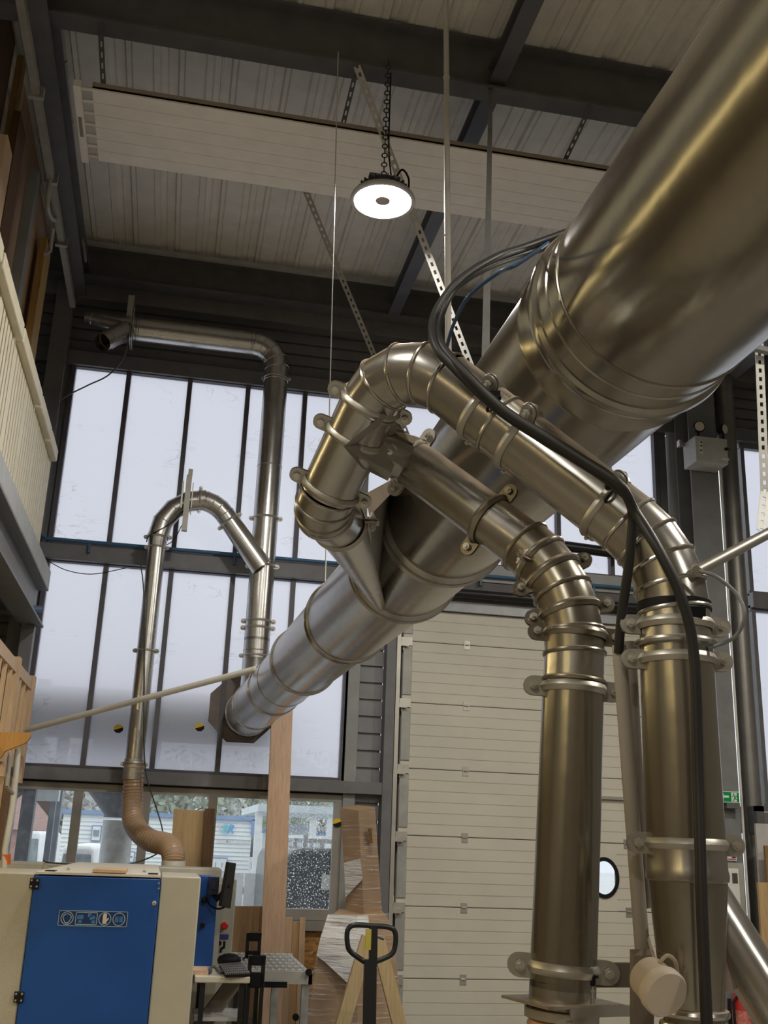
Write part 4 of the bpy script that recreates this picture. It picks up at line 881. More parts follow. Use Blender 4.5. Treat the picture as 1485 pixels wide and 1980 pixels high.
kb = [aZ(424, 1866, zk+.03), aZ(467, 1862, zk+.03), aZ(484, 1884, zk+.012), aZ(436, 1886, zk+.012)]
kt = thing('keyboard', 'black computer keyboard on the small cream table', 'keyboard', kb[0])
b = MB(); b.prism(kb, (0, 0, -.012)); b.build('keyboard_case', BLACK, kt)
ks = MB()
for r_ in range(5):
    for c_ in range(12):
        u, v = (c_+.5)/12, (r_+.5)/5; A = kb[0].lerp(kb[1], u).lerp(kb[3].lerp(kb[2], u), v); ks.obox(A+V((0, 0, .005)), (kb[1]-kb[0])*.033, (kb[3]-kb[0])*.075, V((0, 0, .004)))
ks.build('keys', mat('key grey', (.16, .16, .16), .5), kt)
c = mx(443, 1857, 6.9); b = MB(); b.ico((c.x, c.y, zk+.045), .05, 2, (1.5, .9, .8)); tag(b.build('computer_mouse', BLACK), 'dark rounded mouse or pad behind the keyboard', 'mouse')
p = mx(385, 1881, 6.6); b = MB(); b.box(p.x-.06, p.x+.05, 6.55, 6.75, zk, zk+.025); tag(b.build('wood_block', BEECH), 'small wood block at the left end of the keyboard table', 'wood block')
p = mx(405, 1878, 6.6); b = MB(); b.tube(smooth_path([(p.x-.02, 6.56, zk+.01), (p.x+.02, 6.6, zk+.04), (p.x+.06, 6.58, zk+.012), (p.x+.10, 6.62, zk+.02), (p.x+.16, 6.66, zk+.01)], 6), .008, 8); b.ico((p.x, 6.58, zk+.018), .018, 1); tag(b.build('mouse_cable', mat('dull blue grey', (.08, .09, .11), .4)), 'tangled grey cable beside the keyboard', 'cable')
# roller table
zr_ = .93; RYF = aZ(600, 1876, zr_).y; RYB = min(aZ(560, 1843, zr_).y, RYF+1.1); rx1 = aZ(601, 1874, zr_).x; rx0 = p1.x+.015
rt = thing('roller_conveyor', 'grey outfeed roller table right of the machine', 'roller table', ((rx0+rx1)/2, (RYF+RYB)/2, 0))
for i in range(6):
    y = RYF+.05+(RYB-RYF-.1)*i/5; b = MB(); b.box(rx0, rx1-.01, y-.022, y+.022, zr_-.05, zr_-.02)
    k = int((rx1-rx0)/.045)
    for j in range(k):
        x = rx0+.02+j*.045; b.cyl((x, y-.026, zr_-.018), (x, y+.026, zr_-.018), .018, 8)
    b.build('roller_row', mat('roller grey', (.52, .52, .50), .4, .2), rt)
b = MB(); b.box(rx0, rx1, RYF-.03, RYF-.005, zr_-.085, zr_-.005); b.box(rx0, rx1, RYB+.005, RYB+.03, zr_-.085, zr_-.005); b.box(rx1-.025, rx1, RYF-.03, RYB+.03, zr_-.085, zr_-.02); b.build('side_beam', mat('roller frame', (.47, .46, .42), .5), rt)
b = MB(); p = aY(535, 1871, RYF-.04); b.box(p.x-.075, p.x+.075, RYF-.05, RYF-.03, zr_-.105, zr_-.07); b.build('frame_handle', BLACK, rt)
for x, y in ((rx1-.04, RYF+.0), (rx1-.13, RYB-.05), (rx0+.1, RYB-.05)):
    b = MB(); b.box(x-.025, x+.025, y-.02, y+.02, .03, zr_-.05); lg = b.build('leg', mat('roller leg', (.34, .35, .33), .5), rt)
    b = MB(); b.box(x-.035, x+.035, y-.035, y+.035, 0, .03); b.build('foot', BLACK, lg)
for px, py in ((597, 1880), (572, 1967)):
    p = aY(px, py, RYF-.06); b = MB(); b.lathe((p.x, RYF-.02, p.z), (0, -1, 0), [(.010, 0), (.010, .02), (.022, .022), (.022, .045)], 16); b.build('clamp_knob', BLACK, rt)
# black chairs
def chair(px0, px1, py0, py1, Y, label):
    p, q = aY(px0, py0, Y), aY(px1, py0+6, Y); lowz = aY(px0, py1, Y).z; W_ = q.x-p.x
    ch = thing('work_chair', label, 'chair', ((p.x+q.x)/2, Y+.2, 0), 'black work chairs by the roller table')
    b = MB(); b.box(p.x, q.x, Y, Y+.02, p.z-.06, p.z); b.build('backrest', BLACK, ch, bevel=.006)
    b = MB(); b.box(p.x, q.x, Y, Y+.02, lowz-.09, lowz); b.build('backrest_rail', BLACK, ch, bevel=.006)
    for x in (p.x+.012, q.x-.012):
        b = MB(); b.box(x-.012, x+.012, Y, Y+.025, 0, p.z); b.build('rear_leg', BLACKM, ch)
        b = MB(); b.box(x-.012, x+.012, Y+.36, Y+.385, 0, .45); b.build('front_leg', BLACKM, ch)
    b = MB(); b.box(p.x-.01, q.x+.01, Y+.02, Y+.40, .44, .47); b.build('seat', BLACK, ch, bevel=.006)
chair(481, 514, 1847, 1880, 7.05, 'black chair with open slotted back in front of the roller table')
chair(477, 506, 1803, 1838, 8.35, 'black chair back standing behind the roller table')
# ================================================================== BOARDS ALONG THE WALL
def board(pts, Y, th, mt, name, label, zfoot=0.0, Yb=None, cat='board', group=None):
    a, c = aY(*pts[0], Y), aY(*pts[1], Y); d_, e = aY(*pts[2], Yb or Y), aY(*pts[3], Yb or Y)
    def down(p, q):
        k = (zfoot-q.z)/(p.z-q.z) if abs(p.z-q.z) > 1e-6 else 0; return q+(p-q)*k
    f0, f1 = down(a, e), down(c, d_); f0.z = f1.z = zfoot
    b = MB(); b.prism([f0, f1, c, a], (0, th, 0)); return tag(b.build(name, mt, bevel=.002), label, cat, group)
board([(527, 1345), (567, 1345), (548, 1900), (501, 1900)], 9.70, .03, BEECH, 'tall_plank', 'very tall pinkish plank standing on end in front of the windows', Yb=9.55)
board([(336, 1564), (400, 1568), (397, 1700), (327, 1700)], 9.72, .02, PLY, 'plywood_sheet', 'golden plywood sheet standing behind the machine against the window')
board([(396, 1563), (416, 1564), (408, 1700), (389, 1700)], 9.68, .02, DKWOOD, 'brown_board', 'narrow dark brown board beside the plywood sheet at the window')
board([(452, 1752), (509, 1752), (500, 1900), (440, 1900)], 9.74, .03, wood('brown plywood', (.42, .27, .14)), 'plywood_sheet', 'brown plywood sheet below the window behind the roller table')
board([(551, 1774), (566, 1774), (560, 1900), (545, 1900)], 9.73, .03, PINE, 'pine_board', 'pale pine board standing right next to the tall pinkish plank')
board([(566, 1782), (580, 1782), (575, 1900), (560, 1900)], 9.77, .03, wood('knotty pine', (.50, .32, .16)), 'pine_board', 'knotty darker pine board between two pale ones')
board([(580, 1774), (591, 1774), (587, 1900), (575, 1900)], 9.73, .03, PINE, 'pine_board', 'narrow pale pine board nearest the chipboard wall')
# ================================================================== WRAPPED CARTONS, TRESTLE, PALLET TRUCK
def pxprism(b, top, bot):
    P = [aY(*t) for t in top]+[aY(*t) for t in bot]; n = len(top); b.add(P, [tuple(range(n)), tuple(range(n, 2*n))[::-1]]+[(i, (i+1) % n, n+(i+1) % n, n+i) for i in range(n)]); return b
ct = thing('tall_wrapped_carton', 'tall brown carton wrapped in clear film standing by the door frame', 'carton', aY(700, 1770, 9.2))
tp = [(658, 1562, 9.12), (693, 1567, 8.95), (725, 1561, 9.15), (692, 1557, 9.32)]
bt = [(671, 1771, 9.12), (704, 1775, 8.95), (739, 1770, 9.15), (704, 1765, 9.32)]
b = pxprism(MB(), tp, bt); b.build('carton', CARTON, ct, smooth=False)
b = MB(); 
for (A, B, C, Dd) in ((tp[0], tp[1], bt[1], bt[0]), (tp[1], tp[2], bt[2], bt[1])):
    P = [aY(x, y, Y-.015) for x, y, Y in (A, B, C, Dd)]; b.add(P, [(0, 1, 2, 3)])
b.build('film_wrap', WRAP, ct, smooth=False)
P = [aY(*t) for t in ((665, 1668, 9.08), (697, 1660, 8.92), (701, 1700, 8.92), (668, 1735, 9.07))]; MB().add(P, [(0, 1, 2, 3)]).build('film_band', WRAPW, ct)
cbx = MB(); c0, c1, c2, c3 = [aY(*t) for t in ((709, 1602, 9.0), (717, 1602, 9.05), (719, 1630, 9.05), (711, 1630, 9.0))]
cbx.add([p-V((0, .04, 0)) for p in (c0, c1, c2, c3)], [(0, 1, 2, 3)]); cbx.build('printed_mark', mat('carton print', (.16, .085, .035), .7, 0, .5, 60), ct)
lo = thing('wrapped_pallet_load', 'large brown carton load wrapped in white stretch film below the tall carton', 'carton', aY(690, 1990, 9.0))
Yt = 8.9
tp2 = [(640, 1772, Yt), (690, 1775, Yt-.12), (748, 1772, Yt+.05), (738, 1760, Yt+.25), (655, 1758, Yt+.28)]
md2 = [(622, 1812, Yt-.02), (692, 1815, Yt-.16), (762, 1812, Yt), (760, 1800, Yt+.3), (630, 1795, Yt+.3)]
bt2 = [(578, 2060, Yt-.02), (690, 2075, Yt-.16), (785, 2065, Yt), (780, 2050, Yt+.3), (590, 2045, Yt+.3)]
b = MB(); PP = [[aY(*t) for t in r_] for r_ in (tp2, md2, bt2)]; n = 5
for q in PP[2]: q.z = .12
b.add(sum(PP, []), [tuple(range(n)), tuple(range(2*n, 3*n))[::-1]]+[(k*n+i, k*n+(i+1) % n, (k+1)*n+(i+1) % n, (k+1)*n+i) for k in range(2) for i in range(n)])
b.build('carton', CARTON, lo, smooth=False)
def shell(rows, off=.02):
    b = MB(); P = [[aY(x, y, Y-off) for x, y, Y in r_] for r_ in rows]; m_ = len(rows[0]); b.add(sum(P, []), [(k*m_+i, k*m_+i+1, (k+1)*m_+i+1, (k+1)*m_+i) for k in range(len(rows)-1) for i in range(m_-1)]); return b
shell([[(636, 1766, Yt+.05), (690, 1768, Yt-.10), (752, 1766, Yt+.06)], [(620, 1812, Yt-.02), (692, 1814, Yt-.17), (763, 1812, Yt)], [(578, 2010, Yt-.02), (690, 2020, Yt-.17), (780, 2010, Yt)]]).build('film_wrap', WRAP, lo, smooth=False)
shell([[(634, 1768, Yt+.04), (690, 1770, Yt-.12), (712, 1770, Yt-.08)], [(619, 1815, Yt-.03), (694, 1816, Yt-.19), (716, 1816, Yt-.14)], [(612, 1848, Yt-.03), (690, 1850, Yt-.19), (708, 1850, Yt-.15)], [(630, 1862, Yt-.06), (680, 1908, Yt-.19), (690, 1890, Yt-.17)]], .035).build('film_band', WRAPW, lo, smooth=False)
b = MB(); z_ = .12
for x in (0, .5, 1): 
    q = PP[2][0].lerp(PP[2][2], x); b.box(q.x-.05, q.x+.05, Yt-.15, Yt+.35, 0, .10)
b.box(PP[2][0].x-.02, PP[2][2].x+.02, Yt-.17, Yt+.35, .10, .12); b.build('pallet', PINE, lo)
ts = thing('wooden_trestle', 'A shaped wooden trestle in front of the wrapped load, behind the pallet truck handle', 'trestle', aY(715, 1990, 8.2))
for (x0, y0, x1, y1) in ((709, 1822, 661, 1985), (733, 1826, 773, 1985)):
    a, c = aY(x0, y0, 8.2), aY(x1, y1, 8.2); d_ = (c-a).normalized(); k = (a.z-.0)/-d_.z; b = MB(); b.bar(a-d_*.04, a+d_*k*.995, .045, .10, up=(1, 0, .2)); b.build('leg', wood('trestle pine', (.48, .36, .19)), ts)
a, c = aY(700, 1838, 8.23), aY(740, 1838, 8.23); b = MB(); b.box(a.x, c.x, 8.23, 8.27, a.z-.05, a.z+.05); b.build('cross_piece', PINE, ts)
pk = thing('pallet_truck', 'black pallet truck with its loop handle upright in front of the wrapped load', 'pallet truck', aY(716, 1990, 6.95))
Yp = 6.95; lo_ = [aY(x, y, Yp) for x, y in ((705, 1860), (679, 1841), (672, 1826), (672, 1800), (684, 1789), (718, 1790), (752, 1793), (764, 1803), (764, 1828), (756, 1846), (726, 1860))]
b = MB(); b.tube(smooth_path(lo_, 6), .016, 14); b.build('loop_handle', BLACKM, pk)
b = MB(); p, q = aY(722, 1792, Yp), aY(721, 1862, Yp); b.bar(p, q, .05, .03, up=(0, 1, 0)); b.tube([aY(724, 1810, Yp), aY(742, 1816, Yp)], .007, 8); b.build('release_lever', BLACKM, pk)
b = MB(); p, q = aY(713, 1797, Yp-.03), aY(713, 1837, Yp-.03); b.box(p.x-.018, p.x+.018, Yp-.03, Yp-.02, q.z, p.z); b.build('yellow_sticker', mat('sticker yellow dull', (.45, .38, .06), .5), pk)
p = aY(716, 1855, Yp); q = aY(714, 1985, Yp); d_ = (q-p).normalized(); k = (p.z-.25)/-d_.z; b = MB(); b.bar(p, p+d_*k, .075, .05, up=(0, 1, 0)); b.build('steering_stem', BLACKM, pk)
e = p+d_*k; b = MB(); b.cyl((e.x, Yp, .2), (e.x, Yp, .5), .06, 20); b.box(e.x-.2, e.x+.2, Yp+.06, Yp+.2, .12, .4); b.build('pump_body', BLACKM, pk)
for s_ in (-1, 1):
    b = MB(); b.box(e.x+s_*.19-.08, e.x+s_*.19+.08, Yp+.15, Yp+1.0, .06, .12); b.build('fork', BLACKM, pk)
    b = MB(); b.cyl((e.x+s_*.05-.025, Yp, .10), (e.x+s_*.05+.025, Yp, .10), .10, 24); b.build('wheel', RUBBER, pk)
# ================================================================== RIGHT HAND SIDE
Yc = 9.18
p, q = aY(1344, 842, Yc), aY(1409, 898, Yc)
el = thing('emergency_light_unit', 'grey emergency light box with two lamp heads on the grey column', 'emergency light', ((p.x+q.x)/2, 9.3, q.z))
b = MB(); b.box(p.x, q.x, Yc, 9.45, q.z, p.z); eb = b.build('box_case', mat('light grey box', (.50, .50, .47), .45), el, bevel=.006)
for px, dx in ((1352, 0), (1400, .35)):
    c = aY(px, 825 if dx == 0 else 830, Yc+.08); nrm_ = V((-.15+dx*2.2, -1, -.1)).normalized(); b = MB(); b.lathe(c, nrm_, [(.03, -.07), (.055, -.05), (.062, .0), (.058, .012)], 12); hd_ = b.build('lamp_head', BLACK, el)
    b = MB(); b.lathe(c+nrm_*.01, nrm_, [(.052, 0), (.048, .006), (.001, .008)], 16); b.build('lamp_lens', mat('lamp lens', (.68, .62, .52), .25), hd_)
    b = MB(); b.cyl((c.x, c.y+.03, p.z), (c.x, c.y+.03, c.z), .012, 10); b.build('lamp_neck', BLACK, hd_)
s0, s1 = aY(1352, 852, Yc), aY(1359, 877, Yc); b = MB(); b.box(s0.x, s1.x, Yc-.002, Yc, s1.z, s0.z); lb_ = b.build('indicator_label', SIGNW, eb)
for y in (855, 862, 871):
    c = aY(1355.5, y, Yc); b = MB(); b.lathe((c.x, Yc-.002, c.z), (0, -1, 0), [(.010, 0), (.010, .003)], 12); b.build('indicator', BLACK, lb_)
c = aY(1403, 869, Yc); b = MB(); b.lathe((c.x, Yc, c.z), (0, -1, 0), [(.016, 0), (.016, .02)], 14); b.box(c.x, c.x+.045, Yc-.02, Yc-.012, c.z-.004, c.z+.004); b.build('key_lock', BLACK, eb)
c = aY(1403, 888, Yc); b = MB(); b.box(c.x-.04, c.x+.04, Yc-.002, Yc, c.z-.012, c.z+.012); b.build('maker_plate', SIGNW, eb)
c = aY(1326, 852, 9.3); b = MB(); b.box(c.x-.02, p.x, 9.40, 9.43, c.z-.02, c.z+.02); b.box(c.x-.03, c.x-.0, 9.38, 9.44, c.z-.03, c.z+.04); b.build('wall_bracket', ZINC, el)
Ys = 9.36
p, q = aY(1388, 1531, Ys), aY(1429, 1552, Ys); x0, x1, z0, z1 = aY(1391, 1540, Ys).x, aY(1430, 1540, Ys).x, aY(1410, 1552, Ys).z, aY(1410, 1530, Ys).z
ex_ = thing('exit_sign', 'green emergency exit sign with arrow and running man on the grey column', 'sign', ((x0+x1)/2, Ys, z0))
b = MB(); b.box(x0, x1, Ys, Ys+.08, z0, z1); eb = b.build('sign_case', SIGNW, ex_, bevel=.003)
w_, h_ = x1-x0, z1-z0
b = MB(); b.box(x0+.007, x1-.007, Ys-.002, Ys, z0+.008, z1-.007); gr_ = b.build('green_face', GREEN, ex_)
def pl(b, pts, y): b.add([(x0+w_*u, y, z0+h_*v) for u, v in pts], [tuple(range(len(pts)))])
b = MB(); pl(b, [(.04, .52), (.20, .80), (.20, .62), (.46, .62), (.46, .42), (.20, .42), (.20, .24)], Ys-.003); pl(b, [(.58, .1), (.86, .1), (.86, .9), (.58, .9)], Ys-.003); b.build('white_arrow', SIGNW, gr_)
b = MB(); disc(b, x0+w_*.70, z0+h_*.76, h_*.075, 0, Ys-.004, 14)
for pts in ([(.70, .66), (.78, .62), (.80, .42), (.72, .40)], [(.72, .44), (.78, .42), (.69, .14), (.65, .16)], [(.76, .44), (.80, .40), (.90, .22), (.86, .20), (.76, .36)], [(.70, .64), (.64, .52), (.61, .46), (.60, .50), (.64, .62), (.70, .70)], [(.78, .62), (.84, .50), (.88, .52), (.86, .58), (.80, .68)]): pl(b, pts, Ys-.004)
pl(b, [(.90, .1), (.94, .1), (.94, .9), (.90, .9)], Ys-.004); b.build('running_man', GREEN, gr_)
b = MB(); b.box(x0+w_*.35, x1, Ys+.0, Ys+.1, z0-.05, z0); b.build('lamp_base', mat('sign base', (.12, .12, .12), .5), ex_)
Ys = 9.45
x0, x1, z0, z1 = aY(1404, 1650, Ys).x, aY(1423, 1650, Ys).x, aY(1413, 1664, Ys).z, aY(1413, 1632, Ys).z; w_, h_ = x1-x0, z1-z0
fs = thing('fire_notice', 'small red and white fire notice on the grey column', 'sign', ((x0+x1)/2, Ys, z0))
b = MB(); b.box(x0, x1, Ys-.006, Ys+.004, z0, z1); b.build('notice_plate', SIGNW, fs)
b = MB(); b.box(x0+.008, x1-.008, Ys-.008, Ys-.006, z0+h_*.46, z1-.008); b.box(x0+w_*.1, x1-w_*.1, Ys-.008, Ys-.006, z0+.008, z0+h_*.12); rf_ = b.build('red_field', RED, fs)
b = MB(); b.box(x0+w_*.12, x0+w_*.40, Ys-.0095, Ys-.008, z0+h_*.5, z0+h_*.86)
for i in range(4): pl(b, [(.5, .5+.1*i), (.55, .5+.1*i), (.92, .62+.1*i), (.88, .66+.1*i), (.5, .55+.1*i)], Ys-.009)
b.build('flame_pictogram', SIGNW, rf_)
b = MB(); b.box(x0+w_*.52, x0+w_*.92, Ys-.008, Ys-.006, z0+h_*.15, z0+h_*.42); b.build('blue_field', mat('notice blue', (.04, .03, .20), .5), fs)
x0, x1, z0, z1 = aY(1395, 1715, Ys).x, aY(1437, 1715, Ys).x, aY(1415, 1765, Ys).z, aY(1415, 1668, Ys).z
nb = thing('notice_board', 'pale notice panel with a sheet of paper low on the grey column', 'notice board', ((x0+x1)/2, Ys, z0))
b = MB(); b.box(x0, x1, Ys-.02, Ys+.004, z0, z1); b.build('panel', mat('notice panel', (.38, .37, .32), .5), nb)
b = MB(); b.box(x0+.02, x1-.05, Ys-.023, Ys-.02, z0+.03, z1-.05); pa = b.build('paper', SIGNW, nb)
c = aY(1418, 1697, Ys); b = MB(); b.box(c.x-.025, c.x+.03, Ys-.025, Ys-.023, c.z-.05, c.z+.04); b.build('printed_picture', mat('printed dark', (.08, .075, .06), .6), pa)
fx = aY(1434, 1940, 9.3)
fe = thing('fire_extinguisher', 'red fire extinguisher low at the right behind the inclined inlet', 'fire extinguisher', (fx.x, 9.3, .3))
zt_ = aY(1434, 1912, 9.3).z
b = MB(); b.lathe((fx.x, 9.3, zt_-.62), (0, 0, 1), [(.06, 0), (.085, .02), (.085, .52), (.06, .58), (.03, .60)], 32); fb = b.build('cylinder', RED, fe)
b = MB(); b.lathe((fx.x, 9.3, zt_-.45), (0, 0, 1), [(.0858, 0), (.0858, .28)], 32, False); b.v = [v for v in b.v]; b.build('instruction_label', mat('label red print', (.55, .18, .14), .5, 0, .5, 40), fb)
b = MB(); b.box(fx.x-.03, fx.x+.05, 9.28, 9.32, zt_-.03, zt_+.03); b.tube([(fx.x-.02, 9.27, zt_-.02), (fx.x-.11, 9.24, zt_-.1), (fx.x-.12, 9.22, zt_-.4)], .012, 10); b.build('valve_and_hose', BLACK, fe)
b = MB(); b.box(fx.x-.05, fx.x+.05, 9.38, 9.47, zt_-.55, zt_-.1); b.build('wall_hanger', BLACKM, fe)
def rboard(px0, py0, px1, py1, Y, mt, name, label):
    p, q = aY(px0, py0, Y), aY(px1, py1, Y); b = MB(); b.box(p.x, q.x, Y, Y+.03, 0, p.z); return tag(b.build(name, mt), label, 'board')
rboard(1461, 1592, 1540, 1990, 9.3, mat('white board', (.50, .48, .46), .6), 'white_board', 'tall white board leaning at the right edge')
rboard(1479, 1635, 1560, 1990, 9.15, wood('dark ply', (.27, .16, .07)), 'plywood_sheet', 'brown plywood sheet behind the low board at the right edge')
rboard(1466, 1706, 1560, 1990, 9.0, PLY, 'plywood_offcut', 'lower golden plywood board at the right edge')
b = MB(); p = aY(1462, 1558, 9.5); b.box(p.x, p.x+.8, 9.5, 9.55, p.z-.05, p.z); b.box(p.x, p.x+.08, 9.5, 9.9, p.z-.25, p.z); tag(b.build('shelf_bracket', DARK), 'dark steel bracket above the boards at the right edge', 'bracket')
# ================================================================== OUTSIDE
GZ = -.05
struct(MB().box(-45, 60, D+.35, 95, GZ-.2, GZ).build('floor', mat('wet yard asphalt', (.42, .43, .44), .35, 0, .15, .6)))
WSID = mat('white siding', (.86, .89, .89), .55, 0, .03); BTRIM = mat('blue trim', (.25, .36, .56), .5); PGLZ = mat('grey window glass', (.30, .35, .37), .2, 0, .3, 8); WPNT = mat('white paint', (.85, .87, .88), .5)
def siding(b, x0, x1, z0, z1, Y, st=.085):
    z = z0
    while z < z1: b.add([(x0, Y-.03, z), (x1, Y-.03, z), (x1, Y, min(z+st, z1)), (x0, Y, min(z+st, z1))], [(0, 1, 2, 3)]); b.add([(x0, Y, z), (x1, Y, z), (x1, Y-.03, z), (x0, Y-.03, z)], [(0, 1, 2, 3)]); z += st
    b.box(x0, x1, Y+.02, Y+6, GZ, z1-.02); return b
YO = 24.0
bx = thing('white_office_building', 'white clad office building with blue roof trim and lettering seen through the windows', 'building', aY(440, 1660, YO))
xr, xl_ = aY(487, 1600, YO).x, aY(120, 1600, YO).x; zt_ = aY(440, 1583, YO).z
siding(MB(), xl_, xr, GZ, zt_, YO).build('siding_wall', WSID, bx, smooth=False)
b = MB(); b.box(xl_-.1, xr+.1, YO-.1, YO+6, zt_-.02, zt_+.06); b.box(xr-.02, xr+.06, YO-.1, YO, zt_-.32, zt_); b.build('roof_trim', BTRIM, bx)
def ext_window(root, px0, py0, px1, py1, Y, trim=BTRIM):
    p, q = aY(px0, py0, Y), aY(px1, py1, Y); b = MB(); b.box(p.x-.04, q.x+.04, Y-.09, Y-.04, q.z-.04, p.z+.05); f = b.build('window', trim, root)
    b = MB(); b.box(p.x-.02, q.x+.02, Y-.11, Y-.09, q.z-.02, p.z+.02); b.build('casement', WPNT, f); b = MB(); m_ = (p.x+q.x)/2; b.box(p.x+.06, m_-.06, Y-.12, Y-.11, q.z+.06, p.z-.05); b.box(m_+.06, q.x-.06, Y-.12, Y-.11, q.z+.06, p.z-.05); b.build('pane', PGLZ, f)
ext_window(bx, 411, 1662, 434, 1683, YO); ext_window(bx, 182, 1600, 191, 1623, YO); ext_window(bx, 246, 1650, 256, 1664, YO)
def text(s, px, py, Y, h, mt, name, root, shear=0.0, sx=1.0):
    cu = bpy.data.curves.new('lettering', 'FONT'); cu.body = s; cu.size = h/.7; cu.shear = shear; cu.extrude = .004; cu.offset = .004*h
    o = bpy.data.objects.new('lettering', cu); col.objects.link(o); me = bpy.data.meshes.new_from_object(o); bpy.data.objects.remove(o)
    p = aY(px, py, Y); par = root; o3 = V((0, 0, 0))
    while par: o3 += par.location; par = par.parent
    me.transform(Matrix.Translation(p-o3) @ Matrix.Rotation(pi/2, 4, 'X') @ Matrix.Diagonal((sx, 1, 1, 1))); me.materials.clear(); me.materials.append(mt); me.name = name
    q = bpy.data.objects.new(name, me); col.objects.link(q); q.parent = root; return q
hl = (aY(440, 1593, YO).z-aY(440, 1611, YO).z)
text('B', 427, 1611, YO-.07, hl, mat('cyan letter', (.15, .62, .76), .5), 'lettering', bx, .25, .95); text('R', 437.5, 1611.5, YO-.07, hl, mat('blue letter', (.10, .38, .70), .5), 'lettering', bx, .25, .95)
text('T', 414.5, 1611, YO-.07, hl, mat('pale letter', (.62, .60, .62), .5), 'lettering', bx, .25, .95)
text('TRAITEMENT DES EAUX', 417, 1628.5, YO-.07, hl*.30, mat('grey letter', (.50, .50, .54), .5), 'small_lettering', bx, 0, .82)
# lower wing to the right
lw_ = thing('white_low_building', 'lower white building with blue eaves right of the lettered building', 'building', aY(530, 1660, YO-1))
xl2, xr2 = xr+.15, aY(780, 1610, YO-1).x; zt2 = aY(510, 1608, YO-1).z
b = MB(); b.box(xl2, xr2, YO-1, YO+5, GZ, zt2); b.build('wall', WPNT, lw_); b = MB(); b.box(xl2, xr2, YO-1.1, YO+5, zt2-.02, zt2+.05); b.build('eaves', BTRIM, lw_)
ext_window(lw_, 485, 1662, 497, 1686, YO-1, WPNT)
cn = thing('white_canopy', 'white canopy with a pale fascia over the parked dark van', 'canopy', aY(580, 1600, 19))
p, q = aY(500, 1554, 19), aY(720, 1578, 19); b = MB(); b.box(p.x, q.x, 19, 23, q.z, p.z); b.build('fascia', mat('pale fascia', (.66, .72, .76), .6), cn)
b = MB(); z_ = aY(560, 1620, 19).z; b.box(aY(558, 1600, 19).x, aY(605, 1600, 19).x, 19.4, 19.5, z_, aY(560, 1592, 19).z); b.build('side_panel', mat('pale side panel', (.60, .66, .70), .6), cn)
for px in (502, 607, 640): 
    p = aY(px, 1570, 19.1); b = MB(); b.box(p.x-.06, p.x+.06, 19.1, 19.2, GZ, p.z); b.build('post', WPNT, cn)
fn = thing('white_fence', 'white slatted yard fence behind the monitor', 'fence', aY(470, 1700, 17))
p, q = aY(405, 1686, 17), aY(545, 1688, 17); x = p.x; b = MB()
while x < q.x: b.box(x, x+.16, 17, 17.03, GZ, p.z); x += .18
b.build('slat_panel', WPNT, fn); b = MB(); b.box(p.x, q.x, 17.03, 17.08, p.z-.3, p.z-.2); b.box(p.x, q.x, 17.03, 17.08, .2, .3); b.build('rail', WPNT, fn)
# dark van close to the right pane
vn = thing('dark_van', 'dark parked van with a white roof rack behind the rain spotted pane', 'van', aY(610, 1700, 13.2))
Yv = 13.0
pts = [(548, 1700), (552, 1668), (562, 1646), (585, 1640), (645, 1641), (668, 1650), (676, 1690), (680, 1760)]
P = [aY(x, y, Yv) for x, y in pts]; zg = .55
b = MB(); b.prism([V((P[0].x, Yv, zg))]+P[:-1]+[V((P[-1].x, Yv, zg))], (0, 3.8, 0)); b.build('body', mat('dark van paint', (.05, .055, .065), .25), vn, bevel=.05)
p, q = aY(562, 1652, Yv-.02), aY(664, 1700, Yv-.02); b = MB(); b.add([p, aY(664, 1654, Yv-.02), aY(671, 1712, Yv-.02), aY(554, 1712, Yv-.02)], [(0, 1, 2, 3)]); b.build('rear_window', mat('van glass', (.04, .06, .06), .1), vn)
p = aY(625, 1712, Yv-.03); b = MB(); b.box(p.x-.02, p.x+.18, Yv-.03, Yv-.02, p.z-.05, p.z+.12); b.build('paper_notice', SIGNW, vn)
b = MB(); z_ = aY(600, 1630, Yv).z; xa2, xb2 = aY(590, 1634, Yv).x, aY(655, 1634, Yv).x
for y in (Yv+.2, Yv+1.2, Yv+2.2): b.box(xa2, xb2, y, y+.06, z_, z_+.05); b.box(xa2, xa2+.05, y, y+.06, z_-.12, z_); b.box(xb2-.05, xb2, y, y+.06, z_-.12, z_)
b.box(xa2, xa2+.05, Yv+.2, Yv+2.3, z_+.05, z_+.09); b.box(xb2-.05, xb2, Yv+.2, Yv+2.3, z_+.05, z_+.09); b.build('roof_rack', WPNT, vn)
for x in (P[0].x+.35, P[-1].x-.35):
    for y in (Yv+.6, Yv+3.0):
        b = MB(); b.cyl((x-.12, y, .27), (x+.12, y, .27), .32, 24); b.build('wheel', RUBBER, vn)
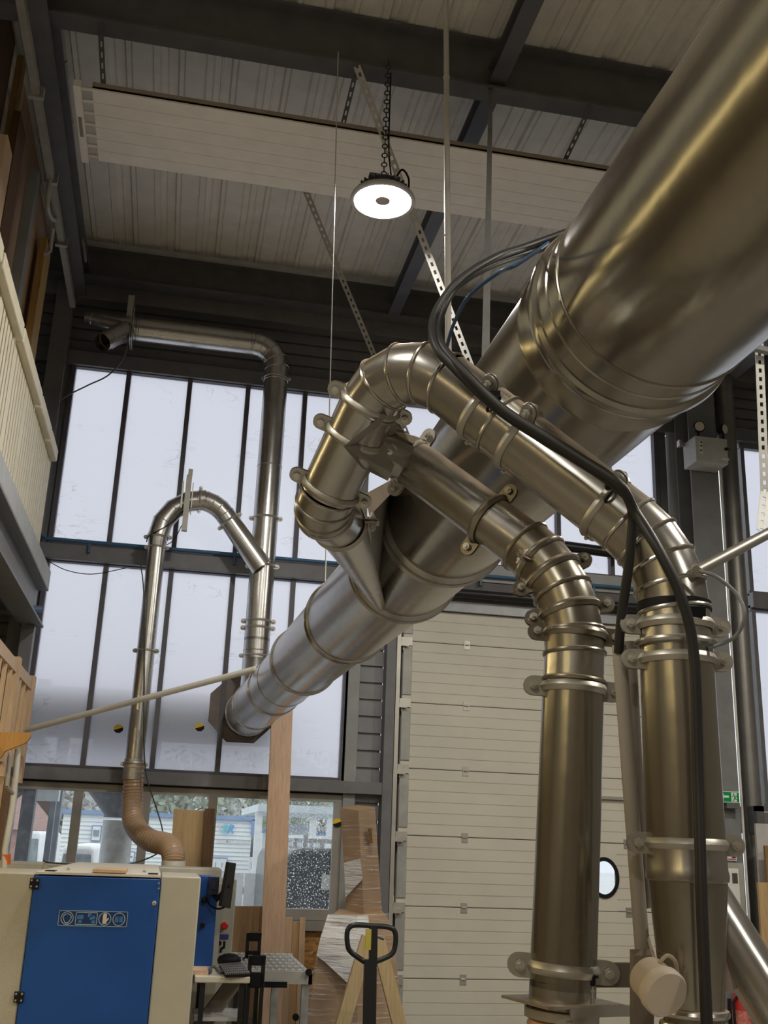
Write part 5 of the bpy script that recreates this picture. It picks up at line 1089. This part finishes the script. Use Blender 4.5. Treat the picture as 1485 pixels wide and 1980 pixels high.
def wcar(px0, px1, pyt, pyb, Y, label):
    cr_ = thing('white_car', label, 'car', aY((px0+px1)/2, pyb, Y)); a, c = aY(px0, pyb, Y), aY(px1, pyb, Y); zt_ = aY((px0+px1)/2, pyt, Y).z; w_ = c.x-a.x
    hs_ = zt_*.6
    b = MB(); b.prism([(a.x, Y, .3), (c.x, Y, .3), (c.x-.02*w_, Y, hs_), (c.x-.12*w_, Y, zt_*.96), (c.x-.2*w_, Y, zt_), (a.x+.2*w_, Y, zt_), (a.x+.12*w_, Y, zt_*.96), (a.x+.02*w_, Y, hs_)], (0, 3.8, 0)); b.build('body', WPNT, cr_, bevel=.05)
    b = MB(); b.add([(a.x+.08*w_, Y-.01, hs_), (c.x-.08*w_, Y-.01, hs_), (c.x-.17*w_, Y-.01, zt_*.93), (a.x+.17*w_, Y-.01, zt_*.93)], [(0, 1, 2, 3)]); b.build('windscreen', PGLZ, cr_)
    for x in (a.x+.2, c.x-.2):
        for y in (Y+.7, Y+3.1): b = MB(); b.cyl((x-.1, y, .27), (x+.1, y, .27), .32, 20); b.build('wheel', RUBBER, cr_)
wcar(104, 186, 1634, 1690, 15.0, 'white car parked outside between the first and second window')
wcar(28, 74, 1606, 1690, 18.5, 'white van at the far left outside the first window')
# posts, dust collector outside
PST = mat('outside post grey', (.23, .25, .29), .6)
for (x0, x1, Y, mt, lab) in ((32, 58, 10.9, PST, 'broad grey steel post outside the left window'), (88, 99, 13.5, mat('dark post', (.17, .19, .23), .6), 'thin dark post with the sign box outside the left window'), (100, 110, 13.8, PST, 'pale grey post right of the dark post outside')):
    p, q = aY(x0, 1620, Y), aY(x1, 1620, Y); b = MB(); b.box(p.x, q.x, Y, Y+.15, GZ, 3.2); tag(b.build('yard_post', mt), lab, 'post')
p = aY(60, 1520, 11.2); b = MB(); b.cyl((p.x, 11.2, GZ), (p.x, 11.2, 3.0), .035, 12); tag(b.build('brown_pipe', mat('brown drain pipe', (.14, .07, .055), .6)), 'brown vertical pipe outside the left window', 'pipe')
p, q = aY(68, 1520, 13.0), aY(112, 1549, 13.0); b = MB(); b.box(p.x, q.x, 13, 13.2, q.z, p.z+.1); tag(b.build('sign_box', mat('pale sign box', (.60, .66, .68), .6)), 'pale box fixed to the posts outside the left window', 'box')
dc = thing('dust_collector', 'grey dust collector hopper with a pale collecting bag outside the second window', 'dust collector', aY(225, 1690, 11.6))
Yd = 11.6; c = aY(228, 1580, Yd)
r1 = (aY(258, 1582, Yd)-aY(196, 1582, Yd)).x/2; r2 = (aY(300, 1528, Yd)-aY(160, 1528, Yd)).x/2; zt_ = aY(220, 1527, Yd).z
b = MB(); b.lathe((c.x, Yd+.3, c.z), (0, 0, 1), [(r1, 0), (r1, .03), (r2, zt_-c.z), (r2, 2.9-c.z)], 32); b.build('hopper', mat('hopper grey', (.11, .12, .145), .5), dc)
b = MB(); b.lathe((c.x, Yd+.3, GZ+.02), (0, 0, 1), [(r1*.95, 0), (r1*1.05, .5), (r1*.97, .9), (r1*1.0, c.z-GZ-.05)], 32); b.build('collecting_bag', mat('pale bag', (.52, .53, .54), .4, 0, .3, 7), dc)
od = thing('outdoor_duct', 'big horizontal duct outside, a grey band behind the milky glazing', 'duct', (-1, D+.4, 0)); p = axm(9.93)
b = MB(); b.cyl((p.x+.3, D+.36, p.z-.02), (-3.6, D+.36, p.z-.05), .235, 40); b.build('pipe_section', mat('outdoor duct', (.35, .35, .37), .35, .6), od)
for x in (-3.2, -1.55): b = MB(); b.box(x-.04, x+.04, D+.32, D+.40, GZ, p.z-.25); b.build('support_leg', PST, od)
# brick house, trees
bh = thing('brick_house', 'red brick house far left outside', 'house', aY(70, 1620, 30))
p, q = aY(-10, 1556, 30), aY(92, 1600, 30); b = MB(); b.box(p.x, q.x, 30, 36, GZ, p.z-.6); b.build('wall', mat('red brick', (.42, .25, .22), .8, 0, .2, 4), bh)
b = MB(); zz = p.z-.6; b.prism([(p.x-.3, 29.8, zz), (q.x+.3, 29.8, zz), (q.x-1.5, 33, zz+1.6), (p.x+1, 33, zz+1.6)], (0, .5, 0)); b.build('roof', mat('brown tiles', (.30, .20, .18), .8), bh)
LEAF = mat('hazy foliage', (.30, .34, .27), .8, 0, .35, 3); LEAF2 = mat('pale bare twigs', (.45, .46, .44), .8, 0, .3, 3); TRK = mat('trunk', (.22, .19, .16), .9)
def tree(px, py, Y, R, mt, label, n=900, squash=1.0):
    c = aY(px, py, Y); t = thing('yard_tree', label, 'tree', (c.x, Y, GZ), 'trees beyond the yard')
    b = MB(); b.tube([(c.x, Y, GZ), (c.x+.1, Y, c.z*.6), (c.x, Y, c.z)], [.18, .13, .06], 10)
    for i in range(7):
        a = random.uniform(0, 6.28); b.tube([(c.x, Y, c.z*(.55+.05*i)), (c.x+cos(a)*R*.7, Y+sin(a)*R*.6, c.z+random.uniform(0, R*.7))], [.05, .015], 6)
    b.build('trunk', TRK, t)
    b = MB()
    for i in range(n):
        u = V((random.gauss(0, 1), random.gauss(0, 1), random.gauss(0, 1))).normalized()*R*random.uniform(.25, 1)**.6; u.z *= squash; o = c+u; s_ = R*random.uniform(.05, .11)
        e1 = V((random.gauss(0, 1), random.gauss(0, 1), random.gauss(0, 1))).normalized()*s_; e2 = e1.orthogonal().normalized()*s_*.6; b.add([o-e1, o+e2, o+e1, o-e2], [(0, 1, 2, 3)])
    b.build('foliage', mt, t, smooth=False)
tree(345, 1552, 38, 1.9, LEAF, 'green tree above the office roof behind the third window'); tree(410, 1556, 43, 1.5, LEAF2, 'pale tree behind the brown board at the window'); tree(480, 1552, 49, 2.3, LEAF, 'dark green tree above the lettered building'); tree(545, 1545, 55, 2.6, LEAF, 'tree hidden partly by the tall plank'); tree(620, 1548, 62, 2.9, LEAF2, 'pale tree above the white canopy'); tree(125, 1560, 34, 1.9, LEAF2, 'bare pale tree outside the first window, right side'); tree(190, 1545, 52, 2.7, LEAF2, 'pale tree left of the dust collector'); tree(75, 1540, 60, 3.2, LEAF2, 'pale tree above the brick house'); tree(280, 1552, 66, 2.9, LEAF, 'green tree right of the dust collector')
# ================================================================== LIGHT
w = bpy.data.worlds.new('overcast sky'); bpy.context.scene.world = w; w.use_nodes = True; nt = w.node_tree; bg = nt.nodes['Background']
tc = N(nt, 'ShaderNodeTexCoord'); sp = N(nt, 'ShaderNodeSeparateXYZ'); nt.links.new(tc.outputs['Generated'], sp.inputs[0])
nt.links.new(ramp(nt, sp.outputs['Z'], [(.0, (.62, .66, .72)), (.25, (.92, .95, 1.0)), (1, (.98, 1, 1))]), bg.inputs['Color']); bg.inputs['Strength'].default_value = 1.45
def area(name, loc, size, power, color, rot=(0, 0, 0), shape='DISK'):
    l = bpy.data.lights.new(name, 'AREA'); l.shape = shape; l.size = size; l.energy = power; l.color = color; o = bpy.data.objects.new(name, l); col.objects.link(o); o.location = loc; o.rotation_euler = rot; return o
area('high_bay_light', LC-V((0, 0, .03)), .3, 90, (1, .97, .93))
for x, y in ((-3.2, .6), (1.0, -1.6), (4.6, 1.2), (-2.6, -4.5), (4.6, -4.5)): area('added_hall_light', (x, y, 6.0), .45, 150, (1, .94, .83))  # lamps out of view, added to light the hall
area('added_hall_light', (5.2, 5.6, 5.6), .4, 110, (1, .93, .82))  # one more added lamp, out of view on the right
l = area('tube_light', (-2.7, 4.6, 3.3), .11, 85, (1, .76, .36), shape='RECTANGLE'); l.data.size_y = 4.5
l = area('tube_light', (-3.0, -1.5, 3.3), .14, 45, (1, .76, .36), shape='RECTANGLE'); l.data.size_y = 3
sc = bpy.context.scene
sc.view_settings.view_transform = 'Standard'; sc.view_settings.look = 'None'; sc.view_settings.exposure = 0; sc.view_settings.gamma = 1
sc.cycles.use_denoising = True; sc.cycles.max_bounces = 8; sc.cycles.transparent_max_bounces = 12
